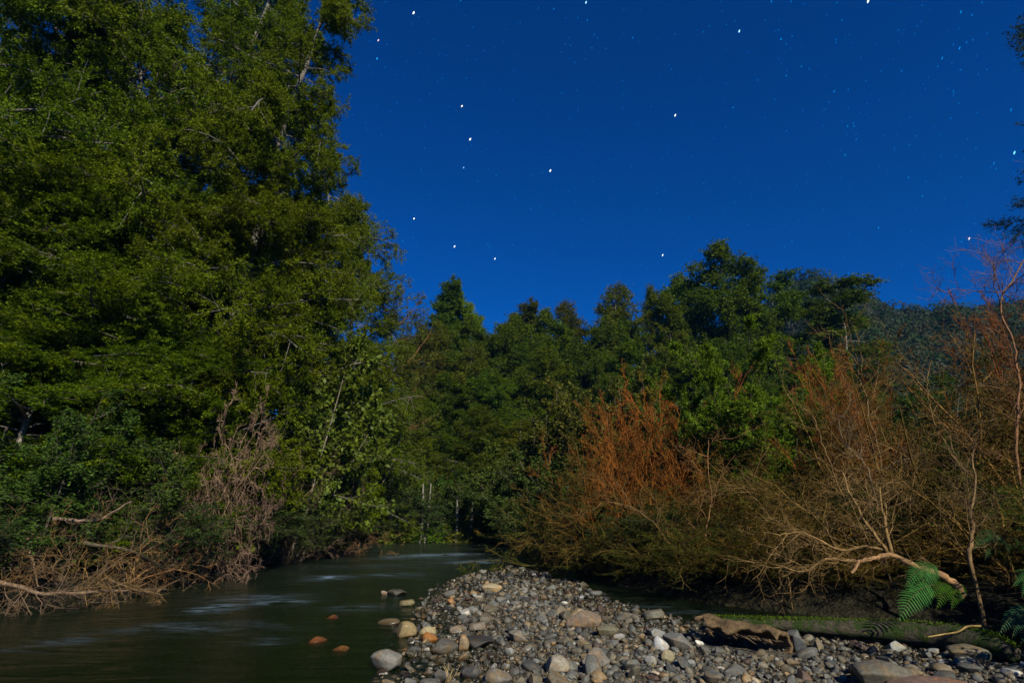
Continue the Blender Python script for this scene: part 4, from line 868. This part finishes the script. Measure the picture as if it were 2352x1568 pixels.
# ------------------------------------------------------------------ mossy log, hollow stump, driftwood bits
def log_f(n, out):
    p = principled(n, out, .9, .15); tc = N(n, 'ShaderNodeTexCoord')
    mp = N(n, 'ShaderNodeMapping'); mp.inputs['Scale'].default_value = (3, 14, 14); n.links.new(tc.outputs['Object'], mp.inputs[0])
    t = noise(n, 2.2, 6, .7, mp.outputs[0]); a = N(n, 'ShaderNodeAttribute', attribute_name='col')
    c = mixc(n, a.outputs[0], ramp(n, t.outputs[0], [(.3, (.35, .35, .35)), (.7, (1.6, 1.5, 1.4))]), 1.0, 'MULTIPLY')
    t2 = noise(n, 5.5, 5, .7, tc.outputs['Object']); k = ramp(n, t2.outputs[0], [(.47, (0, 0, 0)), (.56, (1, 1, 1))]); c = mixc(n, c, (.035, .06, .012), k)
    t3 = noise(n, 9., 4, .6, tc.outputs['Object'], .5); k3 = ramp(n, t3.outputs[0], [(.64, (0, 0, 0)), (.68, (1, 1, 1))]); c = mixc(n, c, (.20, .21, .015), k3)
    n.links.new(c, p.inputs['Base Color']); bump(n, p, t.outputs[0], 1.0, .07)
LOGM = mat('mossy log bark', log_f)
gl_ = np.random.default_rng(140)
LP = [(1625, 1424, .05), (1720, 1430, .065), (1850, 1437, .08), (1980, 1446, .10), (2100, 1455, .125), (2200, 1468, .135), (2280, 1484, .12), (2330, 1500, .07)]
pts = []
for u, v, r in LP:
    p = onz(u, v, .10 + r * .3); pts.append((p.x, p.y, p.z))
Q = poly(pts, 5); rr = np.interp(np.linspace(0, 7, len(Q)), range(8), [q[2] for q in LP]); K = len(Q)
t = empty('mossy_log', tuple(Q[0]), label='long fallen log with green moss and yellow lichen edging the gravel bar', cat='log')
Vt, Ft, Ct = tubes((Q - Q[0])[None], rr[None] * (1 + gl_.normal(0, .04, (1, K))), 18, np.array([[.085, .075, .055]]))
Vt = Vt + np.stack([wob(Vt[:, 0] * 9, Vt[:, 2] * 30 + Vt[:, 1] * 20, 1.) * .008] * 3, 1)
mb = MB(); mb.add(Vt, Ft, Ct); endcap = np.arange((K - 1) * 18, K * 18)[None]; mb.F.setdefault(18, []).append(endcap); link('bark', mb.mesh('bark', True), LOGM, t)
m_ = 5200; ti = gl_.uniform(0, K - 1.01, m_); i_ = ti.astype(int); f_ = (ti - i_)[:, None]; c_ = (Q - Q[0])[i_] * (1 - f_) + (Q - Q[0])[i_ + 1] * f_; th = gl_.normal(1.75, .5, m_)
r_ = rr[i_]; keep = (wob(c_[:, 0] * 2.2, th * 2.0, 1.6) > .12) | ((c_[:, 0] < 1.4) & (gl_.uniform(0, 1, m_) < .6)); c_, th, r_ = c_[keep], th[keep], r_[keep]; m_ = len(c_)
nv = np.stack([.15 * gl_.normal(0, 1, m_), -np.cos(th), np.sin(th)], 1); p_ = c_ + nv * r_[:, None]; d_ = nrm(nv + gl_.normal(0, .55, (m_, 3))); sdv = nrm(np.cross(d_, gl_.normal(0, 1, (m_, 3)))); ln_ = gl_.uniform(.010, .034, (m_, 1))
V = np.stack([p_ - sdv * .005, p_ + sdv * .005, p_ + d_ * ln_ + sdv * .003, p_ + d_ * ln_ - sdv * .003], 1).reshape(-1, 3)
mb = MB(); mb.add(V, np.arange(len(V)).reshape(-1, 4), np.repeat(np.array([(.09, .14, .012)]) * gl_.uniform(.5, 1.4, (m_, 1)), 4, 0)); link('moss', mb.mesh('moss'), LEAF, t)
# rotten hollow stump
a = onz(1612, 1462, .05); b = onz(1800, 1494, .06); ax_ = nrm(np.array(b - a)); e1 = nrm(np.cross(np.array([0, 0, 1.]), ax_)); e1 = -e1 if e1[1] > 0 else e1; e2 = np.cross(ax_, e1); e2 = e2 if e2[2] > 0 else -e2
nu, nth = 40, 26; L_ = (b - a).length; t = empty('rotten_stump', a, label='rotten hollow piece of brown wood with a dark cavity beside the mossy log', cat='driftwood')
V = []
for lay, rad in ((0, 1.0), (1, .80)):
    for i in range(nu):
        s_ = i / (nu - 1)
        lip = 52 + 14 * math.sin(s_ * 9 + 1) + 9 * math.sin(s_ * 23) + 40 * max(0, s_ - .72) + (18 if s_ < .08 else 0)
        for j in range(nth):
            q = j / (nth - 1); ang = R(lip + (205 - lip) * q); r = (.215 - .04 * s_ + .012 * math.sin(7 * ang + 11 * s_) + .008 * math.sin(31 * ang) + .012 * math.sin(s_ * 17)) * rad
            V.append(ax_ * (L_ * s_) + e1 * (r * 1.25 * math.cos(ang)) + e2 * (r * math.sin(ang)))
V = np.array(V); V[:, 2] += .01; idx = np.arange(2 * nu * nth).reshape(2, nu, nth)
o_ = idx[0]; n_i = idx[1]; F = [np.stack([o_[:-1, :-1], o_[1:, :-1], o_[1:, 1:], o_[:-1, 1:]], -1).reshape(-1, 4), np.stack([n_i[:-1, :-1], n_i[:-1, 1:], n_i[1:, 1:], n_i[1:, :-1]], -1).reshape(-1, 4)]
for e in (lambda k: (k[:, 0]), lambda k: (k[:, -1])): A_, B_ = e(o_), e(n_i); F.append(np.stack([A_[:-1], B_[:-1], B_[1:], A_[1:]], -1))
for e in (lambda k: (k[0]), lambda k: (k[-1])): A_, B_ = e(o_), e(n_i); F.append(np.stack([A_[:-1], B_[:-1], B_[1:], A_[1:]], -1))
mb = MB(); mb.add(V, F, np.array([.13, .085, .045])); 
WOODM = bark_mat('rotten wood', 22., .9); link('shell', mb.mesh('shell', True), WOODM, t)
mb = MB(); sp = gl_.uniform(0, 1, 40)   # splinters along the broken lip
st = np.array([ax_ * (L_ * s) + e1 * .13 + e2 * .11 for s in sp]); dv = nrm(ax_ * 1.0 - e2 * .25 + e1 * .1 + gl_.normal(0, .12, (40, 3))); mb.add(*tubes(grow(st, dv, gl_.uniform(.05, .16, 40), 4, .1), np.array([[.006, .005, .004, .001]]) * np.ones((40, 1)), 4, np.array([[.2, .13, .07]]))); link('splinters', mb.mesh('splinters'), WOODM, t)
# curved stick on the log, grass tuft
sq = poly([at(2130, 1462, 6.0), at(2165, 1456, 6.0), at(2200, 1450, 5.95), at(2222, 1438, 5.95), at(2254, 1437, 5.9)], 5)
o = link('stick', (lambda mb: (mb.add(*tubes((sq - sq[0])[None], np.linspace(.006, .010, len(sq))[None], 8, np.array([[.30, .20, .07]]))), mb.mesh('stick', True))[1])(MB()), TWIG, None, tuple(sq[0])); tag(o, 'thin curved yellowish stick poking up over the mossy log', 'stick')
gp = onz(1030, 1566, .06); t = empty('grass_tuft', gp, label='tuft of dry straw coloured stalks between stones at the bottom of the bar', cat='grass tuft')
dv = np.stack([gl_.normal(.15, .5, 16), gl_.normal(0, .3, 16), np.full(16, 1.)], 1); mb = MB(); mb.add(*tubes(grow(np.zeros((16, 3)) + gl_.normal(0, .012, (16, 3)), dv, gl_.uniform(.06, .17, 16), 5, .12), np.array([[.0028, .0025, .002, .0015, .0008]]) * np.ones((16, 1)), 3, np.array([[.45, .33, .17]]))); link('blades', mb.mesh('blades'), TWIG, t)
# more dead brush lying in the left pile
for i, (u, v, y, s, rx, ry, rz, c, lab) in enumerate([(40, 1345, 8.95, .75, 1.1, .2, .4, (1.1, 1.0, .8), 'matted brown twigs at the left end of the brush pile'), (200, 1340, 9.1, .78, 1.0, -.5, 1.4, (1.15, 1.1, .8), 'matted golden twigs in the middle of the brush pile'),
        (300, 1330, 9.2, .78, .9, .6, 2.9, (1.2, 1.0, .75), 'bristling golden twigs near the right end of the brush pile'), (370, 1320, 9.3, .75, .5, .7, 4.0, (1.0, .9, .8), 'rounded nest of brown twigs closing the right end of the pile')]):
    p = at(u, v, max(y - .3, yb(u, .15))); t = empty('dead_shrub', (p.x, p.y, max(p.z, H(p.x, p.y) + .05)), rz, label=lab, cat='dead shrub', group='dead shrubs of the left bank'); t.scale = (s, s, s); t.rotation_euler = (rx, ry, rz)
    a = link('branchwork', DD0[0], TWIG, t); a.color = (*c, 1)

# ------------------------------------------------------------------ stars
def star_f(n, out):
    oi = N(n, 'ShaderNodeObjectInfo'); a = N(n, 'ShaderNodeAttribute', attribute_name='col'); c = mixc(n, oi.outputs['Color'], a.outputs[0], 1.0, 'MULTIPLY')
    e = N(n, 'ShaderNodeEmission'); e.inputs[1].default_value = 1.0; n.links.new(c, e.inputs[0]); n.links.new(e.outputs[0], out.inputs[0])
STAR = mat('starlight', star_f); STAR.cycles.emission_sampling = 'NONE'
VS, FS = ico(2); sm = mesh_np('star', VS, [FS], np.ones((len(VS), 3))); sm.materials.append(STAR); SD = 1500.
def star_at(u, v, w_, h_, c):
    d = Vector(ray(u, v)).normalized(); p = cam.location + d * SD; k = SD / FP * d.dot(Vector((0, CT, ST))) ** -1
    z = (-d).to_track_quat('Z', 'Y'); o = bpy.data.objects.new('star', sm); COL.objects.link(o); o.location = p; o.scale = (w_ * k * .19, h_ * k * .27, w_ * k * .19); o.rotation_euler = (z @ Matrix.Rotation(R(-28), 4, 'Z').to_quaternion()).to_euler()
    o.color = (*c, 1); return o
WH = (1.6, 1.7, 1.7); CY = (.45, 1.1, 1.5)
BS = [(950, 30, 6, 9, WH, 'bright white star nearest the top of the tall left trees'), (1080, 320, 7, 10, WH, 'very bright white star in the left half, lower of two close above each other'), (1264, 392, 7, 10, WH, 'brightest white star near the centre of the sky'),
      (1061, 244, 5, 8, WH, 'white star directly above the very bright left one'), (951, 502, 5, 8, WH, 'white star close to the edge of the tall left trees'), (1044, 566, 6, 9, WH, 'white star low above the narrow conifers, left of a pair'),
      (1137, 594, 5, 8, WH, 'white star low above the narrow conifers, right of a pair'), (1551, 265, 5, 9, WH, 'white star high over the domed trees, right of centre'), (1522, 586, 5, 8, WH, 'white star just above the domed trees left of the tallest tree'),
      (1346, 6, 5, 8, CY, 'bluish white star at the top edge, middle'), (1994, 3, 5, 9, WH, 'white star cut by the top edge at the right'), (1698, 72, 5, 8, CY, 'bluish white star in the upper right sky'), (869, 93, 4, 7, (1.2, .9, .9), 'pinkish star beside the tip of the upper left bough'),
      (866, 135, 4, 7, (.02, .5, 1.3), 'clear blue star under the pinkish star'), (1065, 385, 4, 6, (.5, .9, 1.2), 'pale star below the very bright left one'), (2330, 351, 4, 8, (.2, .9, 1.3), 'cyan star close to the right edge boughs'), (2226, 548, 4, 7, (.9, .9, 1.1), 'whitish star above the bare twigs at right')]
for u, v, a_, b_, c, lab in BS: tag(star_at(u, v, a_, b_, c), lab, 'star', 'stars in the night sky')
MS_ = [(975, 340, .4), (1117, 342, .35), (967, 389, .4), (1140, 403, .5), (1220, 403, .35), (1360, 417, .35), (1272, 493, .5), (1338, 504, .55), (1219, 479, .5), (1098, 417, .35), (1121, 562, .55), (1123, 569, .55), (1177, 563, .6), (1349, 47, .6), (1272, 21, .6), (1453, 87, .6),
       (1794, 90, .8), (1684, 247, .7), (1806, 174, .45), (1916, 210, .7), (1941, 356, .6), (2204, 111, .6), (2164, 134, .5), (2018, 523, .7), (1819, 555, .55), (2087, 408, .4), (2119, 450, .4), (1581, 500, .45), (987, 447, .3), (925, 553, .35), (948, 546, .4), (920, 652, .4), (1947, 290, .4), (2283, 375, .4),
       (2207, 28, .5), (1058, 2, .5), (1772, 4, .5), (1290, 214, .45), (1841, 153, .35), (1542, 159, .25), (1962, 290, .3), (1939, 592, .3), (823, 35, .4), (1960, 283, .2), (1191, 690, .35), (2322, 252, .4)]
SBN = ['star by the top of the left trees', 'very bright left star', 'brightest central star', 'white star above the very bright left one', 'white star by the edge of the left trees', 'left star of the low pair', 'right star of the low pair',
       'white star right of centre', 'white star above the domed trees', 'bluish star at the top edge', 'white star cut by the top edge', 'bluish star in the upper right', 'pinkish star', 'clear blue star', 'pale star', 'cyan star near the right edge', 'whitish star above the bare twigs']
sd_ = {}
for k, j, u, v in sorted([(min(math.hypot(u - b[0], v - b[1]) for b in BS), k, u, v) for u, v, k in MS_]):
    q = int(np.argmin([math.hypot(u - b[0], v - b[1]) for b in BS])); dx, dy = u - BS[q][0], v - BS[q][1]
    rel = ('right of the ' if dx > 0 else 'left of the ') if abs(dx) > abs(dy) else ('below the ' if dy > 0 else 'above the '); n_ = sd_.get((rel, q), 0); sd_[(rel, q)] = n_ + 1
    tag(star_at(u, v, 3.2, 6, (0, .09 + .34 * j, .33 + .75 * j)), (ORD[n_] + 'nearest ' if n_ else '') + 'faint blue star ' + rel + SBN[q], 'star', 'stars in the night sky')
gq = np.random.default_rng(150); mb = MB(); nS = 480
for _ in range(nS):
    u, v = gq.uniform(780, 2352), gq.uniform(0, 640); d = Vector(ray(u, v)).normalized(); p = np.array(cam.location + d * (SD + 30)); k = SD / FP
    q = (-d).to_track_quat('Z', 'Y') @ Matrix.Rotation(R(-28), 4, 'Z').to_quaternion(); Mq = np.array(q.to_matrix()); f = gq.uniform(0, 1) ** 2; V0, F0 = ico(1)
    mb.add(V0 * np.array([.9, 1.9, .9]) * k @ Mq.T + p, F0, np.array([0, .07 + .10 * f, .30 + .28 * f]))
o = link('faint_stars', mb.mesh('faint_stars'), STAR); tag(o, 'countless barely visible star specks across the blue night sky', 'stars', kind='stuff')

# ------------------------------------------------------------------ night air
def haze_f(n, out):
    v = N(n, 'ShaderNodeVolumePrincipled'); v.inputs['Color'].default_value = (.10, .45, 1, 1); v.inputs['Density'].default_value = .00022; v.inputs['Anisotropy'].default_value = 0
    n.links.new(v.outputs[0], out.inputs['Volume'])
HZ = mat('haze', haze_f)
bx = np.array([[x, y, z] for x in (-335, 335) for y in (-64, 425) for z in (-4, 95)], float)
o = link('haze', mesh_np('haze', bx, [np.array([[0, 1, 3, 2], [4, 6, 7, 5], [0, 4, 5, 1], [2, 3, 7, 6], [0, 2, 6, 4], [1, 5, 7, 3]])]), HZ); tag(o, kind='stuff')
